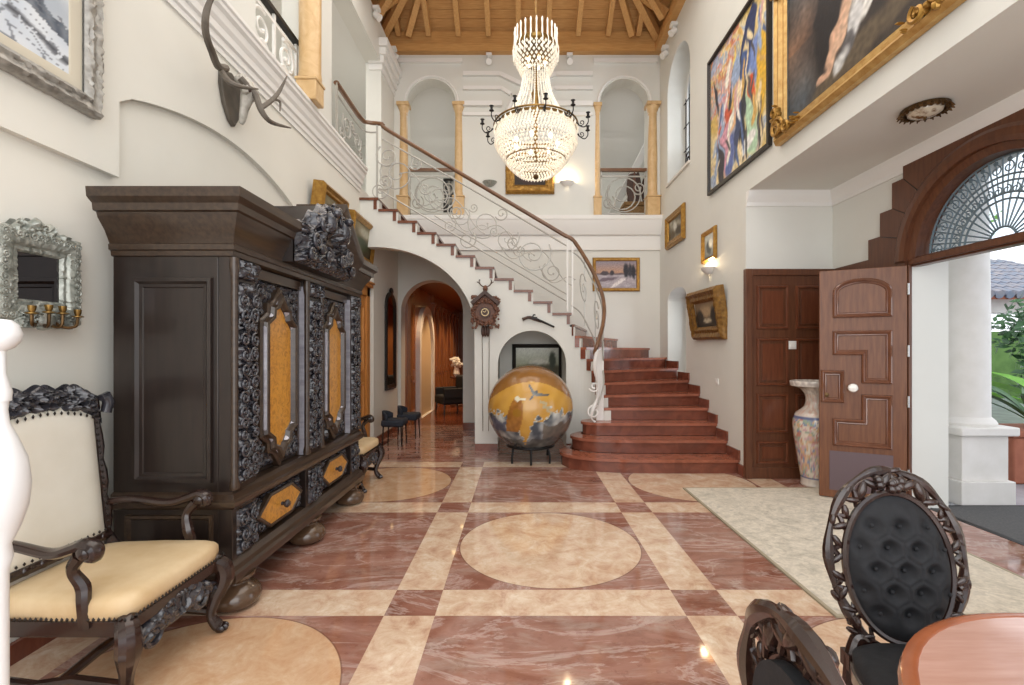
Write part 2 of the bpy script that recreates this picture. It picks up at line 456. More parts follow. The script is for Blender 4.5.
# --- floor with inlaid marble
def floor_material():
    m, nt, p = new_mat('inlaid_marble_floor')
    L = nt.links.new
    tc = nt.nodes.new('ShaderNodeTexCoord'); sp = nt.nodes.new('ShaderNodeSeparateXYZ')
    L(tc.outputs['Object'], sp.inputs[0])
    def mt(op, a, b=None, c=None):
        n = nt.nodes.new('ShaderNodeMath'); n.operation = op
        for i, x in enumerate((a, b, c)):
            if x is None: continue
            if hasattr(x, 'is_linked'): L(x, n.inputs[i])
            else: n.inputs[i].default_value = x
        return n.outputs[0]
    x = mt('ADD', sp.outputs['X'], .72); y = mt('SUBTRACT', sp.outputs['Y'], 2.485)
    xm = mt('FLOORED_MODULO', x, 1.60); ym = mt('FLOORED_MODULO', y, 1.59)
    bx = mt('FLOOR', mt('DIVIDE', x, 1.60)); by = mt('FLOOR', mt('DIVIDE', y, 1.59))
    sx = mt('LESS_THAN', xm, .27); sy = mt('LESS_THAN', ym, .27)
    strip = mt('ABSOLUTE', mt('SUBTRACT', sx, sy))
    anys = mt('MAXIMUM', sx, sy)
    par = mt('FLOORED_MODULO', mt('ADD', bx, by), 2.0)
    dx = mt('SUBTRACT', xm, .935); dy = mt('SUBTRACT', ym, .93)
    dd = mt('SQRT', mt('ADD', mt('MULTIPLY', dx, dx), mt('MULTIPLY', dy, dy)))
    circ = mt('MULTIPLY', mt('LESS_THAN', dd, .645), mt('MULTIPLY', mt('SUBTRACT', 1.0, anys), mt('LESS_THAN', par, .5)))
    beige = mt('MULTIPLY', mt('MAXIMUM', strip, circ), mt('LESS_THAN', sp.outputs['Y'], 5.935))
    beige = mt('MULTIPLY', beige, mt('LESS_THAN', sp.outputs['X'], 3.09))
    # slabs differ in drift of tone: shift noise by cell
    cmb = nt.nodes.new('ShaderNodeCombineXYZ')
    L(mt('ADD', sp.outputs['X'], mt('MULTIPLY', bx, 3.7)), cmb.inputs[0]); L(mt('ADD', sp.outputs['Y'], mt('MULTIPLY', by, 5.3)), cmb.inputs[1])
    v = cmb.outputs[0]
    mp = nt.nodes.new('ShaderNodeMapping'); mp.inputs['Scale'].default_value = (1, 2.6, 1); mp.inputs['Rotation'].default_value = (0, 0, .25)
    L(v, mp.inputs['Vector']); vs = mp.outputs['Vector']
    n1 = noise_n(nt, vs, 1.5, 8, .64, 1.0)
    red = ramp(nt, n1, [(.26, (112,70,56)), (.44, (142,96,80)), (.58, (158,114,99)), (.76, (192,168,156))])
    n2 = noise_n(nt, vs, .9, 7, .66, 1.6)
    vein = mt('SUBTRACT', 1.0, mt('MULTIPLY', mt('ABSOLUTE', mt('SUBTRACT', n2, .5)), 30.0))
    vein = mt('MAXIMUM', vein, 0.0)
    red = mixc(nt, mt('MULTIPLY', vein, .4), red, (212,194,186))
    n5 = noise_n(nt, vs, 2.6, 8, .7, .6); n6 = noise_n(nt, v, 13.0, 6, .7)
    grey = ramp(nt, n5, [(.5, (0,0,0)), (.66, (255,255,255))])
    red = mixc(nt, mt('MULTIPLY', grey, .55), red, (168,148,136))
    red = mixc(nt, mt('MULTIPLY', mt('LESS_THAN', n6, .42), .25), red, (112,62,48))
    n3 = noise_n(nt, v, 6.5, 9, .72, .5)
    n4 = noise_n(nt, v, 26.0, 5, .7)
    bei = ramp(nt, n3, [(.3, (176,134,110)), (.43, (204,172,146)), (.56, (218,195,170)), (.68, (232,218,200))])
    bei = mixc(nt, mt('MULTIPLY', ramp(nt, n4, [(.5, (0,0,0)), (.68, (255,255,255))]), .35), bei, (186,146,112))
    wn = nt.nodes.new('ShaderNodeTexWhiteNoise'); wn.noise_dimensions = '2D'
    cb = nt.nodes.new('ShaderNodeCombineXYZ'); L(bx, cb.inputs[0]); L(by, cb.inputs[1]); L(cb.outputs[0], wn.inputs['Vector'])
    bei = mixc(nt, mt('MULTIPLY', circ, mt('ADD', mt('MULTIPLY', wn.outputs['Value'], .12), mt('MULTIPLY', mt('LESS_THAN', bx, -.5), .42))), bei, (190,140,88))
    colr = mixc(nt, beige, red, bei)
    # fine dark joint round inlays
    ring = mt('MULTIPLY', mt('LESS_THAN', mt('ABSOLUTE', mt('SUBTRACT', dd, .647)), .004), mt('MULTIPLY', mt('SUBTRACT', 1.0, anys), mt('LESS_THAN', par, .5)))
    colr = mixc(nt, mt('MULTIPLY', ring, .5), colr, (100,60,44))
    L(colr, p.inputs['Base Color'])
    rn = noise_n(nt, v, 9.0, 3)
    L(mt('ADD', mt('MULTIPLY', rn, .06), .03), p.inputs['Roughness'])
    p.inputs['Specular IOR Level'].default_value = .7
    return m
MF = floor_material()
fl = MB(); fl.box(-2.6, 3.62, -1.2, 8.9, -.12, 0)
struct('floor', fl, MF, origin=(0,0,0))
fc = MB(); fc.box(-2.7, .2, 8.9, 16.2, -.12, -.002)
M['corr_floor'] = mat('red_corridor_floor', (120,66,46), .16, c2=(98,52,36), scale=3, detail=6)
struct('floor_corridor', fc, M['corr_floor'], origin=(-1.5,12,0))
fo = MB(); fo.box(3.62, 16, -6, 22, -.14, -.02)
struct('floor_outside', fo, M['stone_out'], origin=(8,5,-.1))

# --- left wall: blind arch and low recess cut into its face
wl = MB()
wl.box(-2.5, -2.29, -1.2, 8.4, 0, UF)
arcp = [(2.64+(4.74-2.64)*i/24, 2.80+.235*sin(pi*min(1, .02+i/24*.98))**.8 if 0 < i < 24 else 2.80) for i in range(25)]
face = [(-1.2,2.375),(2.64,2.375)]+arcp+[(4.74,0),(7.0,0),(8.4,0),(8.4,UF),(-1.2,UF)]
wl.plate(face, [], YZ(-2.29), 0, .04)
wl.box(-2.25, -2.18, 7.0, 8.4, 0, UF)
struct('wall_left', wl, M['plaster_left'], sharp=None)
# upper left wall with gallery openings
wu = MB()
outer = rect(-1.2, 8.4, UF, CZ)
h1 = [(4.0,3.96),(4.93,3.96),(4.93,5.6)]+[(4.465+.465*cos(pi*i/14), 5.6+.35*sin(pi*i/14)) for i in range(1,14)]+[(4.0,5.6)]
h2 = rect(5.62, 7.62, UF+.005, 6.07)
wu.plate(outer, [h1, h2], YZ(-2.5), 0, .25)
struct('wall_left_upper', wu, M['plaster'], sharp=None)
# gallery behind it
gf = MB(); gf.box(-4.6, -2.5, -1.2, 11.5, UF-.2, UF)
struct('floor_gallery', gf, M['stone_w'])
gw = MB(); gw.box(-4.7, -4.5, -1.2, 11.5, UF, CZ)
struct('wall_gallery', gw, M['plaster'])
gc = MB(); gc.box(-4.7, -2.5, -1.2, 11.5, 6.3, 6.45)
struct('ceiling_gallery', gc, M['white'])

# --- cornice of the gallery edge along the left wall
def extrude_profile(mb, prof, mp, a0, a1):
    """prof = closed 2-D outline (out, z); mp(out, along, z)"""
    mb.loops([[mp(o, a0, z) for o, z in prof], [mp(o, a1, z) for o, z in prof]])
CP = [(-.02,3.62),(.015,3.62),(.015,3.66),(.03,3.67),(.03,3.72),(.05,3.73),(.055,3.78),(.075,3.81),(.085,3.86),(.11,3.88),(.11,3.91),(.125,3.92),(.125,3.95),(-.02,3.95)]
mb = MB(); extrude_profile(mb, CP, lambda o, a, z: (LX+o, a, z), -1.2, 6.58)
struct('trim_1', mb, M['white'], sharp=20)
# --- back wall
wb = MB()
holes = [arch(-2.127, -1.019, -.05, 2.115), arch(-2.02, -1.15, 3.8, 5.83), arch(1.43, 2.30, 3.8, 5.83)]
wb.plate(rect(-2.5, 2.85, -.1, CZ), holes, XZ(BY, 1), 0, .3)
struct('wall_back', wb, M['plaster'], sharp=None)
mb = MB()
BP = [(-.02,3.2),(.03,3.2),(.03,3.455),(.065,3.465),(.07,3.48),(.12,3.60),(.14,3.715),(.15,3.72),(.15,3.79),(-.02,3.79)]
extrude_profile(mb, BP, lambda o, a, z: (a, BY-o, z), -2.2, RX)
struct('trim_2', mb, M['white'], sharp=20)
# mouldings over the two arches and the broken pediment in the middle of the back wall
mb = MB()
def bar_xz(mb, x0, z0, x1, z1, w, d, Y=BY):
    a = Vector((x0, 0, z0)); b = Vector((x1, 0, z1)); t = (b-a).normalized(); n = Vector((-t.z, 0, t.x))*w/2
    ring = lambda y: [(p.x, y, p.z) for p in (a-n, b-n, b+n, a+n)]
    mb.loops([ring(Y), ring(Y-d)])
for s in (-1, 1):
    C = .14
    x1, x0 = C+s*1.15, C+s*.5
    bar_xz(mb, x1, 6.33, x0, 6.33, .07, .07); bar_xz(mb, x1, 6.08, x0-s*.03, 6.08, .06, .06)
    bar_xz(mb, x0, 6.33, C+s*.12, 6.15, .07, .07); bar_xz(mb, x0-s*.03, 6.08, C+s*.30, 5.97, .06, .06)
    bar_xz(mb, x1, 5.80, C+s*.46, 5.80, .08, .07); bar_xz(mb, x1, 5.62, C+s*.46, 5.62, .05, .05)
    bar_xz(mb, C+s*1.17, CZ-.12, C+s*2.3, CZ-.12, .07, .06)
ringp = [(.14+.36*cos(pi*i/20), BY-.03, 5.62+.36*sin(pi*i/20)) for i in range(21)]
mb.tube(ringp, .045, 8)
for cx in (-1.585, 1.865):
    mb.tube([(cx+.475*cos(pi*i/24), BY-.01, 5.83+.475*sin(pi*i/24)) for i in range(25)], .018, 8)
struct('trim_3', mb, M['white'], sharp=30)
# rooms behind the upper arches
mb = MB(); mb.box(-2.5, 3.4, BY+.3, 11.4, UF-.2, 3.79)
struct('floor_landing', mb, M['stone_w'])
mb = MB(); mb.box(-4.7, 3.4, 11.2, 11.4, 3.79, CZ)
struct('wall_landing', mb, M['plaster'])
mb = MB(); mb.box(3.2, 3.4, BY+.3, 11.4, 3.79, CZ)
struct('wall_landing_right', mb, M['plaster'])
mb = MB()
# sloping attic soffit falling to the right-hand far corner
mb.loops([[(-2.5,BY+.3,6.55),(3.4,BY+.3,6.55),(3.4,BY+.3,6.68),(-2.5,BY+.3,6.68)],[(-2.5,11.3,5.55),(3.4,11.3,5.55),(3.4,11.3,5.68),(-2.5,11.3,5.68)]])
mb.loops([[(1.7,11.2,3.9),(1.86,11.2,3.9),(1.86,11.0,3.9),(1.7,11.0,3.9)],[(2.9,BY+.5,6.4),(3.06,BY+.5,6.4),(3.06,BY+.3,6.4),(2.9,BY+.3,6.4)]])
struct('ceiling_landing', mb, M['white'], sharp=None)

# --- right wall above and beyond the alcove
wr = MB()
outer = [(-1.2,AZ),(AY,AZ),(AY,0),(BY,0),(BY,CZ),(-1.2,CZ)]
nich = [(7.07,1.0),(7.95,1.0),(7.95,2.24)]+[(7.51+.44*cos(pi*i/14), 2.24+.17*sin(pi*i/14)) for i in range(1,14)]+[(7.07,2.24)]
win = [(6.91,4.17),(7.96,4.17),(7.96,5.68)]+[(7.435+.525*cos(pi*i/18), 5.68+.525*sin(pi*i/18)) for i in range(1,18)]+[(6.91,5.68)]
wr.plate(outer, [nich, win], YZ(RX), 0, .36)
struct('wall_right', wr, M['plaster'], sharp=None)
# panes, frames and sills in the two window recesses
def window_set(nm, outline, x, y0, y1, z0, sill):
    mb = MB(); mb.polyframe(outline, [(-.02,.0),(.05,.0),(.05,-.05),(-.02,-.05)], YZ(x))
    o = struct(nm, mb, M['white'])
    g = MB(); g.plate(inset(outline, .04), [], YZ(x-.03), 0, .008)
    g.obj('pane', M['glass'], o, world=False)
    if sill:
        s = MB(); s.box(RX-.03, x-.05, y0-.02, y1+.02, z0-.035, z0)
        s.obj('sill', M['stone_w'], o, world=False)
window_set('window_1', win, RX+.36, 6.91, 7.96, 4.2, True)
window_set('window_2', nich, RX+.36, 7.07, 7.95, 1.05, False)
gr = MB()
for k in range(6):
    y = 7.02+k*.165; gr.tube([(RX+.27, y, 4.2), (RX+.27, y, 5.6)], .009, 6)
for z in (4.35, 4.75, 5.15, 5.55): gr.tube([(RX+.27, 6.93, z), (RX+.27, 7.94, z)], .009, 6)
for k in range(3):
    gr.tube([(RX+.26, a, b) for a, b in spiral(7.1+k*.3, 4.55, .13, .02, 1.5, 0)], .011, 6)
tag(gr.obj('window_grille', M['iron_d']), 'dark wrought iron grille inside the high arched window of the right wall', 'grille')

# --- alcove
mb = MB(); mb.box(RX+.36, 3.85, AY, AY+.25, 0, AZ+.2)
struct('wall_alcove', mb, M['plaster'])
mb = MB(); mb.box(RX+.36, 3.85, -1.2, AY+.25, AZ, AZ+.2)
struct('ceiling_alcove', mb, M['plaster'])
DC, DR, DZ = 3.48, .66, 2.2                              # arch centre along the wall, glass radius, springing
we = MB()
door_hole = [(DC-.71,-.06),(DC+.71,-.06)]+[(DC+.71*cos(pi*i/24), DZ+.71*sin(pi*i/24)) for i in range(25)]
we.plate(rect(-1.2, AY+.2, -.1, AZ+.02), [door_hole], YZ(AX), 0, .36)
struct('wall_entrance', we, M['plaster'], sharp=None)
mb = MB()
AP = [(0,3.0),(.015,3.0),(.02,3.04),(.05,3.08),(.07,3.12),(.075,3.16),(0,3.16)]
extrude_profile(mb, AP, lambda o, a, z: (AX-o, a, z), -1.2, AY)
extrude_profile(mb, AP, lambda o, a, z: (a, AY-o, z), RX+.0, AX)
struct('trim_4', mb, M['white'], sharp=20)
# skirtings of red marble
mb = MB(); mb.box(-2.285, -2.262, -1.2, 4.74, 0, .09)
struct('baseboard_left', mb, M['marble_r'])
mb = MB(); mb.box(-2.18, -2.16, 7.0, 8.4, 0, .10)
struct('baseboard_left_far', mb, M['marble_r'])
mb = MB(); mb.box(-1.02, -.64, BY-.02, BY, 0, .12)
struct('baseboard_back', mb, M['marble_r'])

# --- wall under the upper flight, with round niche and rampant arch
SY, RIS, RUN = 6.6, .1613, .271
X12 = .725
def tread_z(k): return k*RIS
prof = [(-2.25,0)]
qa = [(-2.04+1.4*cos(pi/2*i/18), 1.695+1.165*sin(pi/2*i/18)) for i in range(19)]   # from right jamb up to crown
out = [(-.632,-.1),(.70,-.1)]
out.append((.70, tread_z(12)-.035))
x = X12
for k in range(12, 23):
    xe = X12-(k-11)*RUN
    out.append((xe, tread_z(k)-.035)); out.append((xe, tread_z(k+1)-.035))
out[-1] = (X12-11*RUN, tread_z(23)-.2)
out += [(-2.25, tread_z(23)-.2), (-2.25, 2.86)]+[p for p in reversed(qa)]
NX0, NX1 = -.312, .65
niche = arch(NX0, NX1, -.05, 1.205)
ws = MB()
ws.plate(out, [niche], XZ(SY, 1), 0, .16)
# concave corner of the stair well and the side of the lower flight
angs = [0,5,10,16,22,28,35,41,47,53,58,63,68,72,76,83,90]
lev = lambda a: 11 if a <= 10 else 10 if a <= 22 else 9 if a <= 35 else 8 if a <= 47 else 7 if a <= 58 else 6 if a <= 68 else 5 if a <= 76 else 4
for a0, a1 in zip(angs, angs[1:]):
    z = tread_z(lev(a1))-.036
    q = [(.70+r_*sin(R(a)), 6.2+r_*cos(R(a))) for r_, a in ((.4,a0),(.4,a1),(.5,a1),(.5,a0))]
    ws.loops([[(p[0], p[1], 0) for p in q], [(p[0], p[1], z) for p in q]])
struct('wall_stair', ws, M['plaster'], sharp=None)
nb = MB(); nb.box(NX0-.05, NX1+.05, 7.5, 7.56, 0, 1.9)
nb.box(NX0-.06, NX0-.01, SY+.16, 7.5, 0, 1.8); nb.box(NX1+.01, NX1+.06, SY+.16, 7.5, 0, 1.8)
nb.box(NX0-.06, NX1+.06, SY+.16, 7.56, 1.72, 1.78)
struct('wall_niche', nb, M['plaster'])
sf = MB()
sf.loops([[(-2.25, SY+.16, 3.48),(-.63, SY+.16, 2.5),(-.63, SY+.16, 2.58),(-2.25, SY+.16, 3.56)],[(-2.25, BY, 3.48),(-.63, BY, 2.5),(-.63, BY, 2.58),(-2.25, BY, 3.56)]])
struct('ceiling_stair', sf, M['plaster'], sharp=None)
mb = MB()
for (x0, x1) in ((-.632, NX0), (NX1, .72)):
    mb.box(x0, x1, SY-.018, SY, 0, .10)
struct('baseboard_stair', mb, M['marble_r'])

# --- corridor beyond the arch
mb = MB(); mb.box(-2.3, -2.13, BY+.3, 16.2, 0, 2.9)
wc = struct('wall_corridor_left', mb, M['corr_wood'])
pm = MB()
ys = []
y = 8.9
while y < 16:
    if not (9.3 < y < 11.3): ys.append(y)
    y += .62
for y in ys:
    pm.box(-2.13, -2.06, y, y+.14, 0, 2.7); pm.box(-2.13, -2.03, y-.02, y+.16, 2.45, 2.55); pm.box(-2.13, -2.04, y-.02, y+.16, .85, .93)
for y in ys:
    pm.polyframe(rect(y+.2, y+.56, 1.0, 2.35), [(0,.0),(0,.02),(.03,.02),(.04,.0)], YZ(-2.13)); pm.polyframe(rect(y+.2, y+.56, .2, .8), [(0,.0),(0,.02),(.03,.02),(.04,.0)], YZ(-2.13))
pm.box(-2.13, -2.05, 8.7, 9.5, 2.55, 2.72); pm.box(-2.13, -2.05, 11.2, 16.2, 2.55, 2.72); pm.box(-2.13, -2.09, 8.7, 9.5, 0, .16); pm.box(-2.13, -2.09, 11.2, 16.2, 0, .16)
pm.obj('panelling', M['corr_wood'], wc, world=False)
mb = MB(); mb.box(-2.3, .2, BY+.3, 16.2, 2.72, 2.85)
struct('ceiling_corridor', mb, M['corr_ceiling'])
mb = MB(); mb.box(-2.3, .2, 16.1, 16.25, 0, 2.85)
struct('wall_corridor_end', mb, M['corr_wood'])
mb = MB(); mb.box(-.55, -.35, BY+.3, 16.2, 0, 2.85)
struct('wall_corridor_right', mb, M['corr_wood'])
mb = MB()
an = arch(9.75, 11.1, .001, 1.55)
mb.plate(arch(9.6, 11.25, .0005, 1.55), [inset(an, .0)], YZ(-2.13), 0, .09)
o = struct('door_3', mb, M['stone_w'], sharp=None)
mb = MB(); mb.plate(an, [], YZ(-2.125), 0, .02); mb.obj('door_leaf', mat('pale_door', (206,182,146), .5), o, world=False)
for i, y in enumerate((9.6, 11.0, 12.4, 13.8)):
    t = thing('ceiling_downlight', ('nearest', 'second', 'third', 'farthest')[i]+' small lit downlight in the brown corridor ceiling', 'ceiling light', (-1.35, y, 2.72), 0, 'corridor downlights')
    b = MB(); b.lathe([(.07,-.012),(.075,0)], 16); b.obj('rim', M['brass'], t, world=False)
    b = MB(); b.lathe([(.045,-.02),(.05,-.0125)], 14); b.obj('lamp', M['spot_lit'], t, world=False)

# --- timber roof over the hall: perimeter beams, boarded hips, rafters, braces
EZ = CZ
mb = MB()
x0, x1, y0, y1 = -2.5, 2.5, .2, 8.4
for (a, b, c, d) in ((x0, x1, y1-.12, y1), (x0, x1, y0, y0+.12)): mb.box(a, b, c, d, EZ, EZ+.13)
for (a, b, c, d) in ((x0, x0+.12, y0+.12, y1-.12), (x1-.12, x1, y0+.12, y1-.12)): mb.box(a, b, c, d, EZ, EZ+.13)
rt = thing('timber_roof', 'exposed honey oak timber roof with boards and rafters above the hall', 'roof', (0, 4.3, EZ))
rt['kind'] = 'thing'
mb.obj('lower_beam', M['oak'], rt)
mb = MB()
mb.box(x0-.1, x1+.1, y1-.03, y1+.14, EZ+.13, EZ+.40); mb.box(x0-.1, x1+.1, y0-.14, y0+.03, EZ+.13, EZ+.40)
mb.box(x0-.14, x0+.03, y0+.03, y1-.03, EZ+.13, EZ+.40); mb.box(x1-.03, x1+.14, y0+.03, y1-.03, EZ+.13, EZ+.40)
mb.obj('wall_plate', M['oak'], rt)
HZ, HS = EZ+.40, .72
apex_h = (x1-x0)/2*HS
ridge0, ridge1 = y0+(x1-x0)/2, y1-(x1-x0)/2
# boards as strips so that the joints read
bd = MB()
for i in range(22):
    a, b = i/22, (i+.93)/22
    def hip(t):
        w = (x1-x0)/2*t
        return x0-.1+w, x1+.1-w, y0-.1+w, y1+.1-w, HZ+apex_h*t
    A, B = hip(a), hip(b)
    n = .02
    quads = [((A[0],A[3],A[4]),(A[1],A[3],A[4]),(B[1],B[3],B[4]),(B[0],B[3],B[4])),
             ((A[0],A[2],A[4]),(A[1],A[2],A[4]),(B[1],B[2],B[4]),(B[0],B[2],B[4])),
             ((A[0],A[2],A[4]),(A[0],A[3],A[4]),(B[0],B[3],B[4]),(B[0],B[2],B[4])),
             ((A[1],A[2],A[4]),(A[1],A[3],A[4]),(B[1],B[3],B[4]),(B[1],B[2],B[4]))]
    for q in quads:
        bd.loops([list(q), [(p[0], p[1], p[2]+n+.03) for p in q]])
bd.obj('boards', M['oak'], rt, sharp=None)
bk = MB()
def hipq(t): 
    w = (x1-x0)/2*t
    return x0-.12+w, x1+.12-w, y0-.12+w, y1+.12-w, HZ+.06+apex_h*t
A, B = hipq(0), hipq(1)
for q in (((A[0],A[3],A[4]),(A[1],A[3],A[4]),(B[1],B[3],B[4]),(B[0],B[3],B[4])), ((A[0],A[2],A[4]),(A[1],A[2],A[4]),(B[1],B[2],B[4]),(B[0],B[2],B[4])),
          ((A[0],A[2],A[4]),(A[0],A[3],A[4]),(B[0],B[3],B[4]),(B[0],B[2],B[4])), ((A[1],A[2],A[4]),(A[1],A[3],A[4]),(B[1],B[3],B[4]),(B[1],B[2],B[4]))):
    bk.loops([list(q), [(p[0], p[1], p[2]+.05) for p in q]])
bk.obj('roof_deck', M['mahogany'], rt, sharp=None)
def beam(p, q, w, h):
    p, q = Vector(p), Vector(q); d = (q-p).normalized(); s = d.cross(Vector((0,0,1))).normalized()*w/2; u = s.cross(d).normalized()*h
    b = MB(); b.loops([[p+s, p-s, p-s+u, p+s+u], [q+s, q-s, q-s+u, q+s+u]]); return b
hw = (x1-x0)/2
for i in range(9):
    xx = x0+.35+i*.53
    if xx > x1-.2: break
    t = max(.15, 1-abs(xx)/hw)
    beam((xx, y1-.02, HZ-.03), (xx, y1-hw*t, HZ+apex_h*t-.03), .085, -.12).obj('rafter', M['oak_y'], rt)
for i in range(14):
    yy = y0+.35+i*.56
    if yy > y1-.2: break
    t = min(1, (y1-yy)/hw, (yy-y0)/hw); t = max(t, .15)
    for s in (-1, 1):
        beam((s*(hw-.02), yy, HZ-.03), (s*hw*(1-t), yy, HZ+apex_h*t-.03), .085, -.12).obj('rafter', M['oak_y'], rt)
for s in (-1, 1):
    beam((s*(hw-.02), y1-.02, HZ-.05), (0, ridge1, HZ+apex_h-.05), .11, -.16).obj('hip_rafter', M['oak_y'], rt)
    beam((s*(hw-.5), y1-.10, EZ+.3), (s*(hw-1.05), y1-.85, HZ+.75), .1, -.10).obj('brace', M['oak_y'], rt)
    beam((s*(hw-.08), y1-.55, EZ+.3), (s*(hw-.9), y1-1.0, HZ+.75), .1, -.10).obj('brace', M['oak_y'], rt)
rb = MB(); rb.box(-.07, .07, ridge0, ridge1, HZ+apex_h-.2, HZ+apex_h); rb.obj('ridge_beam', M['oak_y'], rt)
# small white spot lamps under the eaves
spots = [(LX+.07, 7.15, 6.5, 1), (LX+.07, 8.1, 6.5, 1), (RX-.05, 7.5, 6.5, -1), (RX-.05, 7.95, 6.42, -1), (-.55, BY-.06, 6.54, 0), (.88, BY-.06, 6.54, 0)]
spot_l = ['small white spot lamp under the left eaves, nearer one', 'small white spot lamp under the left eaves, farther one by the corner',
          'small white spot lamp high on the right wall, nearer one', 'small white spot lamp high on the right wall, lower one by the corner',
          'small white spot lamp on the back wall left of the chandelier', 'small white spot lamp on the back wall right of the chandelier']
for (sx, sy, sz, d), lb in zip(spots, spot_l):
    t = thing('spot_lamp', lb, 'spot light', (sx, sy, sz), 0, 'white eaves spot lamps')
    b = MB(); b.box(-.05, .05, -.05, .05, .08, .13); b.tube([(0,0,.02),(0,0,.09)], .015, 8); b.obj('bracket', M['white'], t, world=False)
    b = MB(); b.tube([(d*-.03, .03 if d == 0 else 0, .03), (d*.05, -.06 if d == 0 else 0, -.04)], [.045, .055], 12); b.obj('lamp_head', M['white'], t, world=False)
# ================================================================ staircase
stair = thing('staircase', 'red marble staircase with winding steps up to the gallery', 'staircase', (1.2, 6.6, 0))
def arcp_(deg, r=.4): return (.70+r*sin(R(deg)), 6.2+r*cos(R(deg)))
nose = {
 1: smooth_pts([(.70,6.25,0),(.54,6.06,0),(.49,5.82,0),(.58,5.60,0),(.86,5.44,0),(1.35,5.36,0),(2.5,5.35,0)], 5),
 2: smooth_pts([(.80,6.30,0),(.67,6.13,0),(.65,5.97,0),(.78,5.80,0),(1.05,5.70,0),(1.5,5.665,0),(2.5,5.66,0)], 5),
 3: smooth_pts([(.95,6.36,0),(.83,6.26,0),(.80,6.12,0),(.92,6.01,0),(1.2,5.965,0),(2.5,5.956,0)], 5),
 4: smooth_pts([(1.075,6.38,0),(1.03,6.33,0),(1.05,6.25,0),(1.16,6.235,0),(2.5,6.23,0)], 4),
}
nose = {k: [(p.x, p.y) for p in v] for k, v in nose.items()}
for k, d in ((5,76),(6,68),(7,58),(8,47),(9,35),(10,22),(11,10)):
    nose[k] = [arcp_(d, .385)]
for k, o in ((5,(2.5,6.535)),(6,(2.5,6.944)),(7,(2.5,7.42)),(8,(2.5,8.0)),(9,(2.32,8.4)),(10,(1.75,8.4)),(11,(1.2,8.4))):
    nose[k].append(o)
for k in range(12, 24):
    xx = X12-(k-12)*RUN
    nose[k] = [(xx, SY-.025), (xx, BY)]
def region(k):
    a, b = nose[k], nose[k+1]
    mid = []
    if abs(a[-1][0]-2.5) < .01 and b[-1][1] > 8.39: mid = [(2.5, 8.4)]
    return list(a)+mid+list(reversed(b))
for k in range(1, 23):
    z = tread_z(k)
    poly = region(k)
    # lower block (riser) set back under the nosing
    dx, dy = (0, .025) if k < 7 else (-.018, .012) if k < 12 else (-.025, 0)
    rp = []
    na = len(nose[k])
    for i, p in enumerate(poly):
        if i < na:
            q = (p[0]+dx, p[1]+dy) if not (k <= 4 and i < na//2) else (p[0]+.025, p[1]+.015)
            rp.append((min(q[0], 2.499), min(q[1], 8.4)))
        else: rp.append(p)
    if k <= 4:   # let lower blocks run on beneath the next step
        pass
    mb = MB()
    if k < 12: mb.plate(rp, [], XY(0), z-RIS, z-.034)
    else: mb.box(nose[k][0][0]-.07, nose[k][0][0]-.025, SY-.012, BY, z-RIS, z-.034)
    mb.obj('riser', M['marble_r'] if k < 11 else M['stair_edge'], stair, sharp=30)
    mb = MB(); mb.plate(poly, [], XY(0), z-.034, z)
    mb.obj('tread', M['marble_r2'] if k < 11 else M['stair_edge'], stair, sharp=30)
# stepped red skirting along the right wall
sk = MB()
for k in range(1, 8):
    y0 = nose[k][-1][1]; y1 = nose[k+1][-1][1]
    sk.box(2.478, 2.499, y0-.02, y1-.02, tread_z(k), tread_z(k)+.11)
sk.box(2.478, 2.499, 5.21, 5.36, 0, .12)
tag(sk.obj('trim_5', M['marble_r']), kind='structure')

# ---------------------------------------------------------------- railing
rail = thing('stair_railing', 'pale wrought iron scrollwork railing with brown wooden handrail up the staircase', 'stair railing', (-.6, 6.6, 1.9))
def rz(x): return 1.936+(.725-x)*.595
path = [(-2.19,5.60,4.60),(-2.19,6.45,4.60),(-2.12,6.58,4.60),(-1.93,6.6,4.585)]
path += [(x, 6.6, rz(x)+1.03) for x in (-1.88,-1.2,-.5,.2,.62)]
path += [(.74,6.598,2.96),(.85,6.575,2.80),(.97,6.50,2.57),(1.05,6.40,2.36),(1.095,6.25,2.14),(1.09,6.08,1.93),(1.05,5.94,1.74),(.99,5.84,1.57),(.945,5.80,1.45),(.93,5.84,1.38),(.95,5.88,1.40)]
mb = MB(); mb.tube(smooth_pts(path, 5), .034, 10, flat=.8)
mb.obj('handrail', M['rail_wood'], rail)
def rodset(pts, r=.011, n=6, m=None, name='rail_bar', sp=4):
    b = MB(); b.tube(smooth_pts(pts, sp) if sp else pts, r, n); return b.obj(name, m or M['iron_w'], rail)
rodset([(-2.19,5.62,4.47),(-2.19,6.5,4.47),(-2.0,6.6,4.47)])
rodset([(-1.93,6.6,rz(-1.93)+.86),(-.6,6.6,rz(-.6)+.90),(.66,6.6,rz(.66)+.90)])
rodset([(-2.0,6.6,rz(-2.0)+.12),(.66,6.6,rz(.66)+.12)])
rodset([(-1.2,6.6,rz(-1.2)+.22),(.66,6.6,rz(.66)+.22)], .008)
rodset([(-2.19,5.62,3.99),(-2.19,6.5,3.99)])
arc = lambda h: [(.72,6.598,rz(.72)+h),(.85,6.575,1.86+h-.03),(.97,6.50,1.60+h-.02),(1.05,6.40,1.36+h),(1.09,6.22,1.1+h),(1.07,6.02,.86+h),(.98,5.92,.62+h)]
rodset(arc(.10)); rodset(arc(.86))
for x, y in ((.665,6.6),(.735,6.598)):
    b = MB(); b.box(x-.012, x+.012, y-.012, y+.012, rz(x)-.02, rz(x)+1.02); b.obj('post', M['white'], rail)
